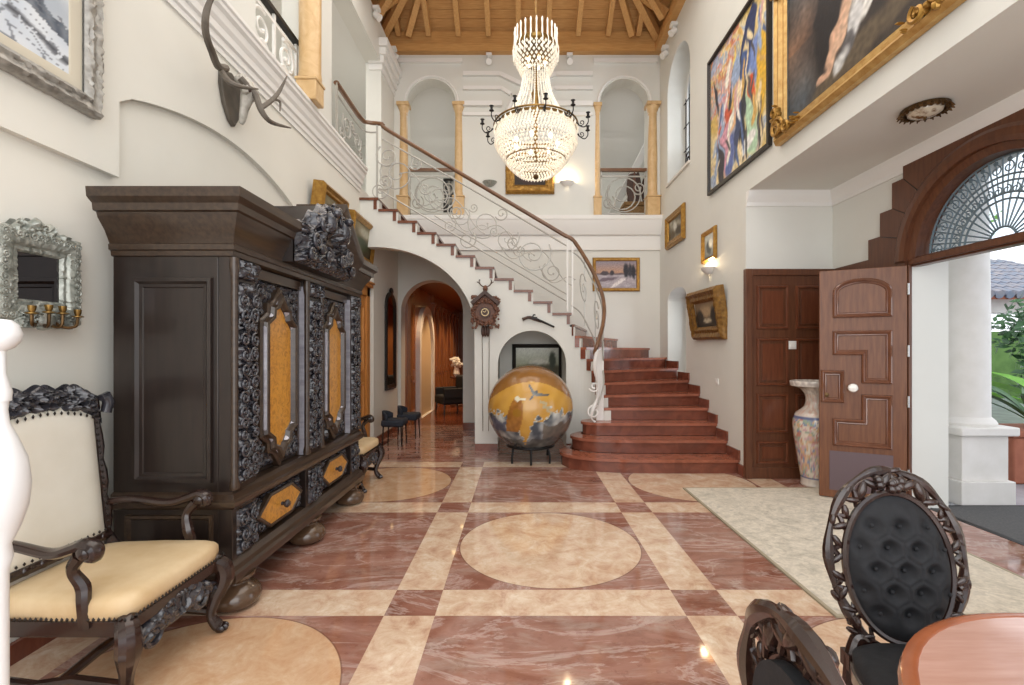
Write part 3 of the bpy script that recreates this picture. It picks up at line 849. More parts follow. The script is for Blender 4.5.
for (x, y, z) in ((.90,6.56,1.77),(1.03,6.43,1.45),(1.095,6.25,1.12)):
    b = MB(); b.box(x-.007, x+.007, y-.007, y+.007, z-.02, z+.94); b.obj('post', M['iron_w'], rail)
b = MB(); b.box(-2.2,-2.176,5.60,5.624,3.95,4.6); b.obj('post', M['iron_w'], rail)
b = MB(); b.box(-2.02,-1.996,6.588,6.612,3.55,4.6); b.obj('post', M['iron_w'], rail)
# curly newel at the foot
nw = [(.95,5.80,1.42),(.93,5.84,1.2),(.98,5.93,.98),(.99,6.0,.80),(.93,5.99,.66),(.91,6.0,.55),(.96,6.03,.49)]
b = MB(); b.tube(smooth_pts(nw, 6), [.018+.008*sin(i*.35) for i in range(37)], 8)
b.tube([(.97+a, 6.0, z) for a, z in spiral(-.03, .62, .09, .02, 1.4, 1.0)], .012, 6)
b.tube([(.96+a, 5.95, z) for a, z in spiral(-.02, .95, .07, .015, 1.3, 3.5)], .011, 6)
b.obj('newel_scroll', M['white'], rail)
b = MB(); b.box(1.0, 1.10, 6.165, 6.19, .485, 1.42); b.obj('newel_post', M['white'], rail, bevel=.004)
def scroll(lst, Y=6.6, r=.010, m=None, parent=rail, swap=None, taper=True, name='scroll'):
    b = MB()
    for pts in lst:
        n = len(pts)
        q = [(p[0], Y, p[1]) for p in pts] if swap is None else [swap(p[0], p[1]) for p in pts]
        b.tube(q, [r*(1-.35*i/n) for i in range(n)], 6)
        if taper: b.ball(q[-1], r*1.5, 6, 4)
    return b.obj(name, m or M['iron_w'], parent)
def unit(cx, cz, s=1.0, f=1):
    return [[(cx+f*(p[0]), cz+p[1]) for p in spiral(0, 0, .27*s, .05*s, 1.6, 2.6)],
            [(cx+f*p[0], cz+p[1]) for p in spiral(-.27*s, -.25*s, .15*s, .03*s, 1.5, .9, sgn=-1)],
            [(cx+f*p[0], cz+p[1]) for p in spiral(.27*s, .16*s, .11*s, .02*s, 1.4, 3.6)]]
def leafline(cx, cz, L, slope, f=1):
    return [[(cx+L*(t-.5), cz-slope*L*(t-.5)+f*.12*sin(pi*t*1.6)) for t in [i/16 for i in range(17)]]]
scroll(unit(-1.72, rz(-1.72)+.50, .95, 1))
scroll(unit(-1.12, rz(-1.12)+.52, .8, -1))
scroll(unit(-.82, rz(-.82)+.46, .62, 1), r=.008)
scroll(unit(-.18, rz(-.18)+.50, .66, -1), r=.008)
scroll([spiral(-1.86, rz(-1.86)+.66, .17, .03, 1.6, 2.2), spiral(-1.9, rz(-1.9)+.28, .12, .02, 1.5, 4.0)], r=.012)
scroll(unit(-.50, rz(-.50)+.52, .9, 1))
scroll(unit(.18, rz(.18)+.50, 1.0, -1))
for x in (-1.4, -.8, -.15, .42):
    scroll(leafline(x, rz(x)+.5, .6, .595, 1), r=.008); scroll(leafline(x+.1, rz(x)+.32, .5, .595, -1), r=.008)
sw = lambda a, b: (-2.19, a, b)
scroll(unit(5.95, 4.24, .62, 1), swap=sw, r=.013); scroll(unit(6.33, 4.22, .55, -1), swap=sw, r=.013)
# scrolls of the curved part
def cur(t, h):
    q = arc(0); f = t*(len(q)-1); i = min(int(f), len(q)-2); a, c = Vector(q[i]), Vector(q[i+1])
    p = a+(c-a)*(f-i); return (p.x, p.y, p.z+h)
for t0, sgn in ((.22, 1), (.5, -1), (.78, 1)):
    scroll([[(p[0], p[1]) for p in spiral(0, 0, .09, .015, 1.5, 1.0)]], swap=lambda a, b, t0=t0: cur(max(0, min(1, t0+a*.9)), .5+b*2.4), r=.009)

# ---------------------------------------------------------------- railings in the upper arches and the near gallery bay
def arch_railing(nm_label, x0, x1):
    t = thing('balcony_railing', nm_label, 'railing', ((x0+x1)/2, BY+.1, 3.8))
    b = MB(); b.box(x0, x1, BY+.05, BY+.12, 4.64, 4.69); b.obj('handrail', M['rail_wood'], t)
    b = MB()
    for z in (4.55, 3.88): b.box(x0, x1, BY+.075, BY+.095, z-.012, z+.012)
    for x in (x0+.015, x1-.015): b.box(x-.012, x+.012, BY+.075, BY+.095, 3.8, 4.65)
    b.obj('rail_frame', M['iron_w'], t)
    c = (x0+x1)/2
    scroll([spiral(c, 4.2, .30, .05, 1.7, 2.5), spiral(c-.27, 4.08, .13, .03, 1.4, 1, sgn=-1), spiral(c+.28, 4.34, .12, .03, 1.4, 4), spiral(c, 4.22, .31, .31, 1, 0)], Y=BY+.085, r=.014, parent=t)
arch_railing('scrolled iron railing with brown top rail in the left upper arch', -2.0, -1.17)
arch_railing('scrolled iron railing with brown top rail in the right upper arch', 1.45, 2.28)
t = thing('gallery_railing', 'pale scrolled iron railing with dark top rail beside the left gallery column', 'railing', (-2.3, 4.46, 3.96))
b = MB(); b.box(-2.37, -2.31, 4.0, 4.93, 4.60, 4.64); b.obj('handrail', M['iron_d'], t)
b = MB()
for z in (4.52, 4.02): b.box(-2.35, -2.33, 4.0, 4.93, z-.014, z+.014)
for y in (4.02, 4.47, 4.91): b.box(-2.352, -2.328, y-.014, y+.014, 3.96, 4.6)
b.obj('rail_frame', M['white'], t)
for yy, f in ((4.24,1),(4.70,-1)):
    scroll([[(yy+f*(p[0]), 4.27+p[1]) for p in spiral(0,.05,.17,.03,1.7,1.2)], [(yy+f*p[0], 4.27+p[1]) for p in spiral(.05,-.14,.11,.025,1.5,3.6,sgn=-1)], [(yy+f*p[0], 4.27+p[1]) for p in spiral(-.13,-.1,.08,.02,1.4,1)]], swap=lambda a, b: (-2.34, a, b), r=.018, parent=t, m=M['white'])

# ---------------------------------------------------------------- honey marble columns
def column(label, x, y, z0, z1, r, group=None, slim=False):
    t = thing('marble_column', label, 'column', (x, y, z0), 0, group)
    e = .70 if slim else 1; ph = .20 if slim else .34
    b = MB(); b.box(-r*1.35*e, r*1.35*e, -r*1.35*e, r*1.35*e, 0, ph); b.box(-r*1.5*e, r*1.5*e, -r*1.5*e, r*1.5*e, ph, ph+.03); b.obj('plinth', M['marble_y'], t, world=False, bevel=.008)
    h = z1-z0
    b = MB(); b.lathe([(r*1.05,ph+.03),(r*1.08,ph+.06),(r*1.04,ph+.09),(r,ph+.12),(r*1.02,h*.5),(r*.88,h-.22),(r*.95,h-.21),(r*.95,h-.19)], 20); b.obj('shaft', M['marble_y'], t, world=False)
    b = MB(); b.lathe([(r*.88,h-.19),(r*1.0,h-.15),(r*1.35,h-.08),(r*1.4,h-.06)], 20); b.box(-r*1.45, r*1.45, -r*1.45, r*1.45, h-.06, h); b.obj('capital', M['marble_y'], t, world=False, bevel=.005)
column('honey marble column left of the left upper arch', -2.085, BY+.03, 3.795, 5.83, .075)
column('honey marble column between the left upper arch and the chandelier', -1.095, BY+.03, 3.795, 5.83, .075)
column('honey marble column right of the chandelier at the right upper arch', 1.385, BY+.03, 3.795, 5.83, .052)
column('honey marble column in the far right corner beside the upper arch', 2.375, BY+.03, 3.795, 5.83, .085)
column('large honey marble column on the left gallery edge above the wardrobe', -2.17, 4.86, 3.955, 6.3, .108, slim=True)
# corbelled pilaster in the far left corner
b = MB()
for i, (z0, z1, e) in enumerate(((5.95,6.05,.02),(6.05,6.16,.06),(6.16,6.27,.10),(6.27,6.40,.14))):
    b.box(LX-.2, LX+e, 7.62-e, 8.39, z0, z1)
tag(b.obj('trim_6', M['white'], bevel=.008), kind='structure')
# ================================================================ carved wardrobe on the left
W = thing('wardrobe', 'large dark walnut wardrobe with black carvings and amber burl door panels', 'wardrobe', (-1.87, 3.48, 0))
wx0, wx1, wy0, wy1 = -2.165, -1.53, 2.5, 4.46
fr = -1.605
def smk(mb, name, m, parent=W, **k): return mb.obj(name, m, parent, **k)
def tier(mb, prof, px=1, py=1, x1=wx1):
    mb.loops([[(wx0, wy0-p*py, z), (x1+p*px, wy0-p*py, z), (x1+p*px, wy1+p*py, z), (wx0, wy1+p*py, z)] for z, p in prof])
b = MB(); b.box(wx0, fr, wy0, wy1, .20, 1.95)
for (a, c) in ((wy0, 2.72), (3.36, 3.62), (4.24, wy1)): b.box(fr, wx1, a, c, .26, 1.93)
b.obj('carcass', M['walnut'], W, bevel=.004)
b = MB(); tier(b, [(.175,.035),(.20,.045),(.225,.045),(.235,.03),(.26,.025),(.285,.0),(.285,-.02)])
b.obj('base_moulding', M['walnut_h'], W, sharp=25)
b = MB(); tier(b, [(.555,-.01),(.56,.015),(.575,.03),(.59,.035),(.605,.035),(.612,.02),(.64,.015),(.655,-.01)])
b.obj('waist_moulding', M['walnut_h'], W, sharp=25)
b = MB(); tier(b, [(1.90,-.005),(1.905,.012),(1.93,.016),(1.935,.028),(1.962,.03),(1.968,.022),(1.985,.03),(2.03,.052),(2.085,.092),(2.11,.10),(2.115,.12),(2.15,.125),(2.165,.145),(2.175,.155),(2.222,.16),(2.222,.0)], px=.85)
b.obj('cornice', M['walnut_h'], W, sharp=25)
# near side panel with raised moulding
b = MB(); b.polyframe(rect(-2.055, -1.63, .70, 1.79), [(0,0),(.004,.02),(.022,.022),(.035,.008),(.05,.006),(.055,.0)], lambda a, c, d: (a, wy0-d, c))
b.obj('side_panel_moulding', M['walnut'], W, sharp=25)
b = MB(); b.polyframe(rect(-2.10, -1.63, .27, .53), [(0,0),(.004,.012),(.018,.012),(.03,.0)], lambda a, c, d: (a, wy0-d, c))
b.obj('side_base_moulding', M['walnut_h'], W, sharp=25)
# slender turned corner columns
for y in (wy0+.012, 3.365, 3.615, wy1-.012):
    b = MB(); b.lathe([(.022,.66),(.026,.68),(.018,.72),(.018,1.8),(.025,1.84),(.022,1.90)], 12, c=(wx1+.004, y, 0)); b.obj('corner_shaft', M['walnut_h'], W)
def carved(name, y0, y1, z0, z1, x, amp, m, sc=15, parent=W, nu=None, nv=None, seed=0, mask=None):
    nu = nu or max(8, int((y1-y0)/.0065)); nv = nv or max(8, int((z1-z0)/.0065))
    b = MB()
    def g(s, t):
        y = y0+(y1-y0)*s; z = z0+(z1-z0)*t
        e = min(1, min(s, 1-s)*nu/1.5, min(t, 1-t)*nv/1.5)
        # mirrored ornament about the centre line
        ym = abs(y-(y0+y1)/2)
        return (x+amp*relief((ym, z, seed), sc)*e-.004, y, z)
    b.grid(g, nu, nv)
    # raised scrolls and buds laid over the ground, mirrored about the centre line
    rs = random.Random(seed+3); yc_ = (y0+y1)/2; hw_ = (y1-y0)/2
    zq = z0+.05
    while zq < z1-.05 and z1-z0 > .15:
        rad = min(hw_*.5, rs.uniform(.028, .045))
        cy = rs.uniform(.35, .7)*hw_ if hw_ < .14 else rs.uniform(.55, .86)*hw_
        for s in (-1, 1):
            pts = [(x+amp*.75, yc_+s*(cy+p[0]), zq+p[1]) for p in spiral(0, 0, rad, rad*.2, 1.35, rs.choice((0, 1.6, 3.1)), 16)]
            b.tube(pts, lerp_list([.008, .010, .007], 17), 6); b.ball(pts[-1], .011, 7, 5)
        zq += rad*1.9
    return b.obj(name, m, parent, sharp=60)
for i, (a, c) in enumerate(((2.535, 2.712), (3.395, 3.59), (4.262, 4.42))):
    carved('carved_pilaster', a, c, .68, 1.78, wx1, .035, M['ebony'], seed=i, sc=17)
    carved('carved_capital', a-.005, c+.005, 1.79, 1.90, wx1, .05, M['ebony'], seed=i+7, sc=22)
    carved('carved_plinth_block', a, c, .29, .54, wx1, .03, M['ebony'], seed=i+11, sc=20)
HEX = lambda yc, zc, hw, hh, sh: [(yc, zc-hh), (yc+hw, zc-hh+sh), (yc+hw, zc+hh-sh), (yc, zc+hh), (yc-hw, zc+hh-sh), (yc-hw, zc-hh+sh)]
ORN = lambda yc, zc, hw, hh: [(yc, zc-hh),(yc+.35*hw, zc-hh*.84),(yc+.62*hw, zc-hh*.80),(yc+.66*hw, zc-hh*.70),(yc+hw, zc-hh*.62),(yc+hw, zc+hh*.62),(yc+.66*hw, zc+hh*.70),(yc+.62*hw, zc+hh*.80),(yc+.35*hw, zc+hh*.84),(yc, zc+hh),
                              (yc-.35*hw, zc+hh*.84),(yc-.62*hw, zc+hh*.80),(yc-.66*hw, zc+hh*.70),(yc-hw, zc+hh*.62),(yc-hw, zc-hh*.62),(yc-.66*hw, zc-hh*.70),(yc-.62*hw, zc-hh*.80),(yc-.35*hw, zc-hh*.84)]
for i, (a, c) in enumerate(((2.72, 3.36), (3.62, 4.24))):
    yc, zc = (a+c)/2-.01, 1.235
    lab = None
    d = MB(); d.box(fr, fr+.012, a+.005, c-.005, .66, 1.89)
    door = d.obj('door', M['walnut'], W)
    carved('carved_ground', a+.03, c-.03, .68, 1.83, fr+.012, .03, M['ebony'], parent=door, seed=20+i, sc=15)
    m = MB(); m.box(fr, fr+.03, a+.005, a+.03, .66, 1.89); m.box(fr, fr+.03, c-.03, c-.005, .66, 1.89); m.box(fr, fr+.045, a+.005, c-.005, 1.83, 1.89)
    m.obj('door_stile', M['walnut_h'], door)
    m = MB(); m.polyframe(ORN(yc, zc, .225, .575), [(0,.0),(.0,.045),(.012,.055),(.024,.055),(.034,.075),(.05,.08),(.06,.07),(.068,.045),(.075,.035)], YZ(fr+.008))
    m.obj('panel_moulding', M['walnut_h'], door, sharp=20)
    m = MB(); m.plate(HEX(yc, zc, .185, .47, .20), [], YZ(fr+.03), 0, .02)
    m.obj('burl_panel', M['burl'], door, sharp=None)
    m = MB(); m.polyframe(HEX(yc, zc, .205, .53, .22), [(0,.0),(.0,.06),(.01,.07),(.022,.065),(.034,.045)], YZ(fr+.008))
    m.obj('inner_bead', M['silvered'], door, sharp=20)
    # far door reveal, its lit sheen put into a silver colour
    m = MB(); m.box(fr-.001, wx1-.002, c-.006, c+.001, .66, 1.86); m.obj('reveal', M['silvered'], W)
    # drawer below
    dr = MB(); dr.box(fr, fr+.035, a+.01, c-.01, .29, .545)
    dro = dr.obj('drawer', M['walnut'], W, bevel=.004)
    carved('carved_drawer_ground', a+.02, c-.02, .30, .535, fr+.035, .025, M['ebony'], parent=dro, seed=30+i, sc=18)
    hx = [(yc-.25,.418),(yc-.13,.50),(yc+.13,.50),(yc+.25,.418),(yc+.13,.335),(yc-.13,.335)]
    m = MB(); m.plate(hx, [], YZ(fr+.05), 0, .02); m.obj('burl_panel', M['burl'], dro, sharp=None)
    m = MB(); m.polyframe(inset(hx, -.022), [(0,.0),(0,.03),(.008,.036),(.018,.034),(.025,.018)], YZ(fr+.04)); m.obj('drawer_bead', M['walnut_h'], dro, sharp=20)
    m = MB(); m.lathe([(.012,.0),(.012,.018),(.024,.028),(.026,.04),(.016,.052)], 14, T=Matrix.Translation((fr+.068, yc, .418)) @ Matrix.Rotation(pi/2, 4, 'Y')); m.obj('knob', M['ebony'], dro)
for (x, y) in ((-1.575,2.60),(-1.575,3.47),(-1.575,4.34),(-2.08,2.62),(-2.08,4.32)):
    b = MB(); b.lathe([(p.x, p.z) for p in smooth_pts([(.08,0,0),(.115,0,.012),(.132,0,.048),(.120,0,.088),(.085,0,.118),(.068,0,.135),(.078,0,.15),(.10,0,.16),(.10,0,.176)], 4)], 40, c=(x, y, 0)); b.obj('bun_foot', mat('polished_bun_foot', (74,56,42), .2, c2=(96,74,56), scale=5, coat=.5) if 'bun' not in M else M['bun'], W)
    if 'bun' not in M: M['bun'] = bpy.data.materials['polished_bun_foot']
# gabled crest breaking through the cornice
yA, yB, yc = 2.98, 3.88, 3.43
def crest_z(s):      # top outline of the carved gable
    d = abs(s-.5)*2
    return 2.47-.27*d**1.3+.018*sin(s*38)
b = MB()
nu, nv = 130, 90
def g(s, t):
    y = yA+(yB-yA)*s; z = 1.97+(crest_z(s)-1.97)*t
    ym = abs(y-yc)
    e = min(1, min(s, 1-s)*20, min(t, 1-t)*16)
    eagle = max(0, 1-sqrt(((ym-.13)/.15)**2+((z-2.27)/.14)**2))
    hollow = max(0, 1-sqrt((ym/.11)**2+((z-2.17)/.13)**2))
    return (-1.43+e*(.06*relief((ym, z, 3), 13)+.09*eagle-.06*hollow), y, z)
b.grid(g, nu, nv)
for s in (-1, 1):
    for (cy, cz, rad) in ((.11,2.36,.05),(.20,2.27,.06),(.30,2.14,.065),(.36,2.04,.045),(.13,2.07,.05),(.22,2.10,.04),(.05,2.42,.03)):
        pts = [(-1.36+.03*(1-cy*2), yc+s*(cy+p[0]), cz+p[1]) for p in spiral(0,0,rad,rad*.2,1.4,cy*9,18)]
        b.tube(pts, lerp_list([.012,.016,.010],19), 7); b.ball(pts[-1], .017, 7, 5)
    b.ball((-1.33, yc+s*.13, 2.30), (.05,.05,.075), 12, 8); b.ball((-1.29, yc+s*.12, 2.37), (.035,.03,.03), 10, 7)
b.obj('carved_crest', M['ebony'], W, sharp=60)
b = MB()
top = [(yA+(yB-yA)*i/24, crest_z(i/24)-.02) for i in range(25)]
b.plate([(yA,1.97)]+[(yB,1.97)]+list(reversed(top)), [], YZ(-1.90), 0, .46)
b.obj('crest_block', M['walnut'], W, sharp=30)
for s in (1,):
    rk = []
    for k in range(5):
        f = k/4
        y = yc+s*(.53-.40*f); z = 2.03+.34*f**1.1
        rk.append([( -1.42+p, y+s*q*.35, z+q) for p, q in ((0,0),(.03,.005),(.05,.05),(.075,.09),(.09,.125),(.09,.16),(-.3,.16),(-.3,0))])
    b = MB(); b.loops(rk); b.obj('raking_cornice', M['walnut_h'], W, sharp=25)
# ================================================================ carved armchairs
def armchair(name, label):
    c = thing(name, label, 'armchair')
    P = lambda mb, n, m, par=c, **k: mb.obj(n, m, par, world=False, **k)
    # upholstered seat, crowned
    b = MB()
    rings = []
    for (z, e) in ((.365,.0),(.37,.008),(.40,.014),(.43,.012),(.447,.0),(.457,-.03),(.463,-.10),(.466,-.2)):
        ring = []
        for i in range(40):
            a = 2*pi*i/40; ca, sa = cos(a), sin(a)
            q = 9
            k = (abs(ca)**q+abs(sa)**q)**(-1/q)
            w = (.285 if sa < 0 else .285-.03*sa)
            ring.append(((w+e)*k*ca, (.28+e)*k*sa, z))
        rings.append(ring)
    b.loops(rings); P(b, 'seat', M['tan_seat'], sharp=60)
    b = MB()
    for s in (-1, 1): b.box(s*.285, s*.255, -.27, .27, .30, .366)
    b.box(-.285, .285, -.285, -.255, .31, .366); b.box(-.285, .285, .25, .28, .30, .366)
    P(b, 'seat_rail', M['ebony_brown'], bevel=.006)
    b = MB()
    for i in range(30):
        x = -.28+.56*i/29; b.octa((x, -.296, .376), .007, .011)
    for i in range(28):
        y = -.28+.54*i/27
        for s in (-1, 1): b.octa((s*.295, y, .376), .007, .011)
    P(b, 'nail_trim', M['nail'])
    # back
    lean = lambda z: .27+(z-.45)*.115
    topz = lambda x: 1.10+.055*(1-(x/.25)**2)
    b = MB()
    def gb(s, t):
        x = -.245+.49*s; zt = topz(x); z = .50+(zt-.50)*t
        pu = sqrt(max(0, min(1, 7*min(s, 1-s)))*max(0, min(1, 7*min(t, 1-t))))
        return (x*(.96+.04*t), lean(z)-.012-.03*pu, z)
    b.grid(gb, 18, 22)
    def gb2(s, t):
        p = gb(s, t); return (p[0], lean(p[2])+.015, p[2])
    b.grid(gb2, 8, 8); P(b, 'back_cushion', M['cream_fabric'])
    for s in (-1, 1):
        b = MB()
        pts = [(s*.262, lean(z)+.004*sin(z*40), z) for z in [.02+.06*i for i in range(20)]]
        pts = [(x+(0 if z > .3 else 0), (.25+.05*max(0, .3-z)) if z < .45 else y, z) for x, y, z in pts]
        b.tube(pts, [.024+.006*sin(i*2.1) for i in range(20)], 8); P(b, 'back_post', M['ebony_brown'])
    b = MB()
    b.tube([(x, lean(.49)-.005, .49) for x in (-.26,-.1,.1,.26)], .024, 8)
    for k in range(7): b.ball((-.22+.073*k, lean(.49)-.02, .49), (.022,.015,.02), 8, 5)
    P(b, 'back_bottom_rail', M['ebony_brown'])
    b = MB()
    def gc(s, t):
        x = -.29+.58*s; d = abs(s-.5)*2
        z0 = topz(max(-.25, min(.25, x)))-.035-.03*(d > .8)*(d-.8)*5
        z1 = 1.235-.02*d**2+.014*sin(s*26)-.055*max(0, d-.8)*5
        z = z0+(z1-z0)*t; e = min(1, min(s, 1-s)*12, min(t, 1-t)*5)
        return (x, lean(z)-.01-e*.05*relief((abs(x), z, 1), 16), z)
    b.grid(gc, 110, 24)
    b.grid(lambda s, t: (gc(s, t)[0], lean(gc(s, t)[2])+.03, gc(s, t)[2]), 56, 4)
    for s in (-1, 1):
        b.tube([(s*.29, lean(1.12)-.04, 1.09), (s*.30, lean(1.12)-.045, 1.14), (s*.285, lean(1.15)-.045, 1.175), (s*.26, lean(1.16)-.045, 1.165)], [.022,.026,.026,.018], 8)
    P(b, 'carved_crest', M['ebony'], sharp=60)
    b = MB()
    for i in range(20):
        z = .53+.58*i/19
        for s in (-1, 1): b.octa((s*.242, lean(z)-.03, z), .007, .009)
    for i in range(15):
        x = -.22+.44*i/14; b.octa((x, lean(1.1)-.035, topz(x)-.035), .007, .011); b.octa((x, lean(.52)-.03, .525), .007, .009)
    P(b, 'back_nail_trim', M['nail'])
    for s in (-1, 1):
        pts = smooth_pts([(s*.265,.30,.64),(s*.28,.18,.655),(s*.30,.0,.63),(s*.31,-.10,.655),(s*.315,-.15,.672),(s*.315,-.185,.655),(s*.315,-.185,.625),(s*.315,-.155,.62)], 5)
        b = MB(); b.tube(pts, lerp_list([.02,.022,.024,.027,.030,.03,.026,.018], len(pts)), 10, flat=.85)
        b.ball((s*.315,-.155,.645), (.036,.034,.034), 10, 7)
        sup = smooth_pts([(s*.315,-.13,.63),(s*.305,-.09,.57),(s*.285,-.11,.50),(s*.292,-.12,.44),(s*.285,-.12,.34)], 5)
        b.tube(sup, lerp_list([.026,.020,.026,.024,.022], len(sup)), 8)
        P(b, 'arm', M['ebony_brown'])
    for s in (-1, 1):
        pts = smooth_pts([(s*.255,-.25,.36),(s*.285,-.285,.32),(s*.29,-.29,.25),(s*.262,-.262,.16),(s*.25,-.25,.09),(s*.262,-.272,.035),(s*.268,-.288,.022)], 5)
        b = MB(); b.tube(pts, lerp_list([.034,.042,.044,.028,.022,.028,.024], len(pts)), 10)
        for k in (-1, 0, 1): b.ball((s*(.268)+k*.02, -.30+abs(k)*.008, .018), (.012,.026,.018), 7, 5)
        b.ball((s*.287,-.31,.29), (.03,.022,.045), 8, 6)
        P(b, 'leg', M['ebony_brown'])
    # scrolled front stretcher
    b = MB()
    def gs(s, t):
        x = -.25+.5*s; d = abs(s-.5)*2
        zc = .235+.05*(1-d**2); hh = .055*(1-d**1.5)+.022
        z = zc+hh*(2*t-1); e = min(1, min(t, 1-t)*5)
        return (x, -.265-e*.035*relief((abs(x), z, 9), 15), z)
    b.grid(gs, 90, 16); b.grid(lambda s, t: (gs(s, t)[0], -.245, gs(s, t)[2]), 44, 2)
    for s in (-1, 1):
        b.tube([(s*p[0], -.27, p[1]) for p in spiral(.15, .23, .065, .012, 1.5, .3)], .013, 7)
        b.tube([(s*p[0], -.275, p[1]) for p in spiral(.065, .285, .05, .01, 1.4, 2.6)], .012, 7)
    P(b, 'front_stretcher', M['ebony'], sharp=50)
    b = MB()
    for s in (-1, 1): b.tube([(s*.262,-.25,.10),(s*.258,-.05,.12),(s*.262,.1,.10),(s*.262,.255,.12)], .02, 8)
    b.tube([(-.26,.0,.115),(-.1,.0,.13),(.1,.0,.13),(.26,.0,.115)], .02, 8)
    P(b, 'lower_stretcher', M['ebony_brown'])
    return c
ch = armchair('armchair', 'carved dark armchair with cream back and honey leather seat, in front of the wardrobe')
ch.location = (-1.785, 2.085, 0); ch.rotation_euler = (0, 0, pi/2)
ch['group'] = 'carved armchairs along the left wall'
c2 = copy_tree(ch); c2.location = (-1.83, 4.90, 0)
c2['label'] = 'carved dark armchair with pale seat, half hidden beyond the far end of the wardrobe'

# ---------------------------------------------------------------- mirror with candle arms
mr = thing('wall_mirror', 'small dark mirror in a carved pewter frame with brass candle arms', 'mirror', (-2.25, 2.19, 1.74), pi/2)
ww, hh = .40, .40
frame_mb(ww, .42, [(0,-.035),(0,.015),(.02,.03),(.05,.035),(.07,.03),(.078,.018),(.095,.02),(.105,.008)], .007, 20, 4, 120).obj('frame', M['silver_l'], mr, world=False, sharp=50)
b = MB()
rm = random.Random(3)
for i in range(44):
    q = i/44*4; sd = int(q); f = (q-sd)*2-1
    px, pz = ((f*.17, -.18), (.165, f*.18), (-f*.17, .18), (-.165, -f*.18))[sd]
    rad = rm.uniform(.014, .022)
    pts = [(px+p[0], -.035, pz+p[1]) for p in spiral(0, 0, rad, rad*.2, 1.3, rm.uniform(0, 6), 12)]
    b.tube(pts, .0045, 5); b.ball(pts[-1], .007, 6, 4)
b.obj('scroll_ornament', M['silver_l'], mr, world=False)
b = MB(); b.box(-.12, .12, -.006, 0.035, -.13, .13); b.obj('mirror_glass', mat('dark_mirror', (120,116,116), .03, metal=1), mr, world=False)
b = MB()
def gcrest(s, t):
    x = -.17+.34*s; d = abs(s-.5)*2
    z0 = .165; z1 = .195+.075*(1-d**1.6)+.010*sin(s*30)
    e = min(1, min(s, 1-s)*10, min(t, 1-t)*5)
    return (x, -.005-e*.03*relief((abs(x), z0+(z1-z0)*t, 3), 18), z0+(z1-z0)*t)
b.grid(gcrest, 110, 30); b.grid(lambda s, t: (gcrest(s, t)[0], .035, gcrest(s, t)[2]), 20, 2)
b.obj('carved_crest', M['silver_l'], mr, world=False, sharp=50)
b = MB(); b.ball((0,-.03,-.20), (.05,.035,.045), 12, 8)
b.grid(lambda s, t: (-.15+.3*s, -.012-.05*relief((abs(s-.5), t*.1, 8), 22)*min(1, min(s,1-s)*8), -.235+.07*t), 80, 14); b.obj('carved_apron', M['silver_l'], mr, world=False, sharp=50)
for i, (ex, ez) in enumerate(((-.115,-.175),(-.04,-.165),(.025,-.165),(.10,-.175))):
    o = MB()
    pts = smooth_pts([(ex*.2,-.03,-.18),(ex*.6,-.06,-.225),(ex*.95,-.09,-.22),(ex,-.095,ez)], 5)
    o.tube(pts, .007, 7); arm = o.obj('candle_arm', M['brass_d'], mr, world=False)
    k = MB(); k.lathe([(.008,-.004),(.024,.0),(.024,.004),(.010,.008),(.014,.018),(.016,.036),(.013,.036),(.011,.014)], 12, c=(ex,-.095,ez)); k.obj('candle_cup', M['brass'], arm, world=False)

# ---------------------------------------------------------------- white lidded urn just at the left edge
u = thing('ceramic_urn', 'white ceramic urn with round finial at the left edge of the photo', 'urn', (-1.665, 1.5, 0))
b = MB(); b.lathe([(.14,0),(.12,.04),(.04,.06),(.025,.12),(.025,.70),(.035,.74),(.03,.78),(.054,.84),(.070,.90),(.076,.97),(.068,1.05),(.045,1.12),(.026,1.17),(.022,1.21),(.025,1.24)], 28); b.obj('body', M['jug'], u, world=False)
b = MB(); b.lathe([(.03,1.24),(.032,1.27),(.018,1.33),(.018,1.40),(.036,1.41),(.052,1.43),(.056,1.455),(.046,1.485),(.03,1.50),(.0,1.503)], 24); b.obj('lid', M['jug'], u, world=False)

# ---------------------------------------------------------------- stag trophy
t = thing('antler_trophy', 'stag skull with antlers on a dark shield high on the left wall', 'antler trophy', (-2.25, 3.63, 3.33))
b = MB(); b.plate([(3.50,3.50),(3.62,3.54),(3.74,3.50),(3.765,3.40),(3.72,3.24),(3.655,3.14),(3.60,3.17),(3.535,3.27),(3.495,3.40)], [], YZ(LX), 0, .035)
b.obj('shield', mat('grey_brown_shield', (96,88,78), .5, c2=(74,68,60), scale=10), t, bevel=.008)
b = MB()
sk = [(-2.19,3.63,3.50),(-2.12,3.63,3.46),(-2.10,3.635,3.40),(-2.12,3.64,3.34),(-2.14,3.645,3.27),(-2.155,3.65,3.20),(-2.165,3.65,3.165)]
b.tube(smooth_pts(sk, 4), lerp_list([.03,.062,.066,.052,.036,.03,.018], 25), 12, flat=.8)
for s in (-1, 1):
    b.ball((-2.09, 3.632+s*.055, 3.385), (.03,.025,.03), 10, 7); b.ball((-2.13,3.635+s*.03,3.49), (.03,.028,.04), 8, 6)
b.obj('skull', M['bone'], t)
b = MB()
for s in (-1, 1): b.ball((-2.062, 3.632+s*.05, 3.39), (.012,.016,.018), 8, 6)
b.obj('eye_socket', M['clock_d'], t)
def ant(lst, name='antler'):
    b = MB()
    for pts, rr in lst:
        p = smooth_pts([at(u_, v_, X=x_) for u_, v_, x_ in pts], 5); b.tube(p, lerp_list(rr, len(p)), 8)
    b.obj(name, M['antler'], t)
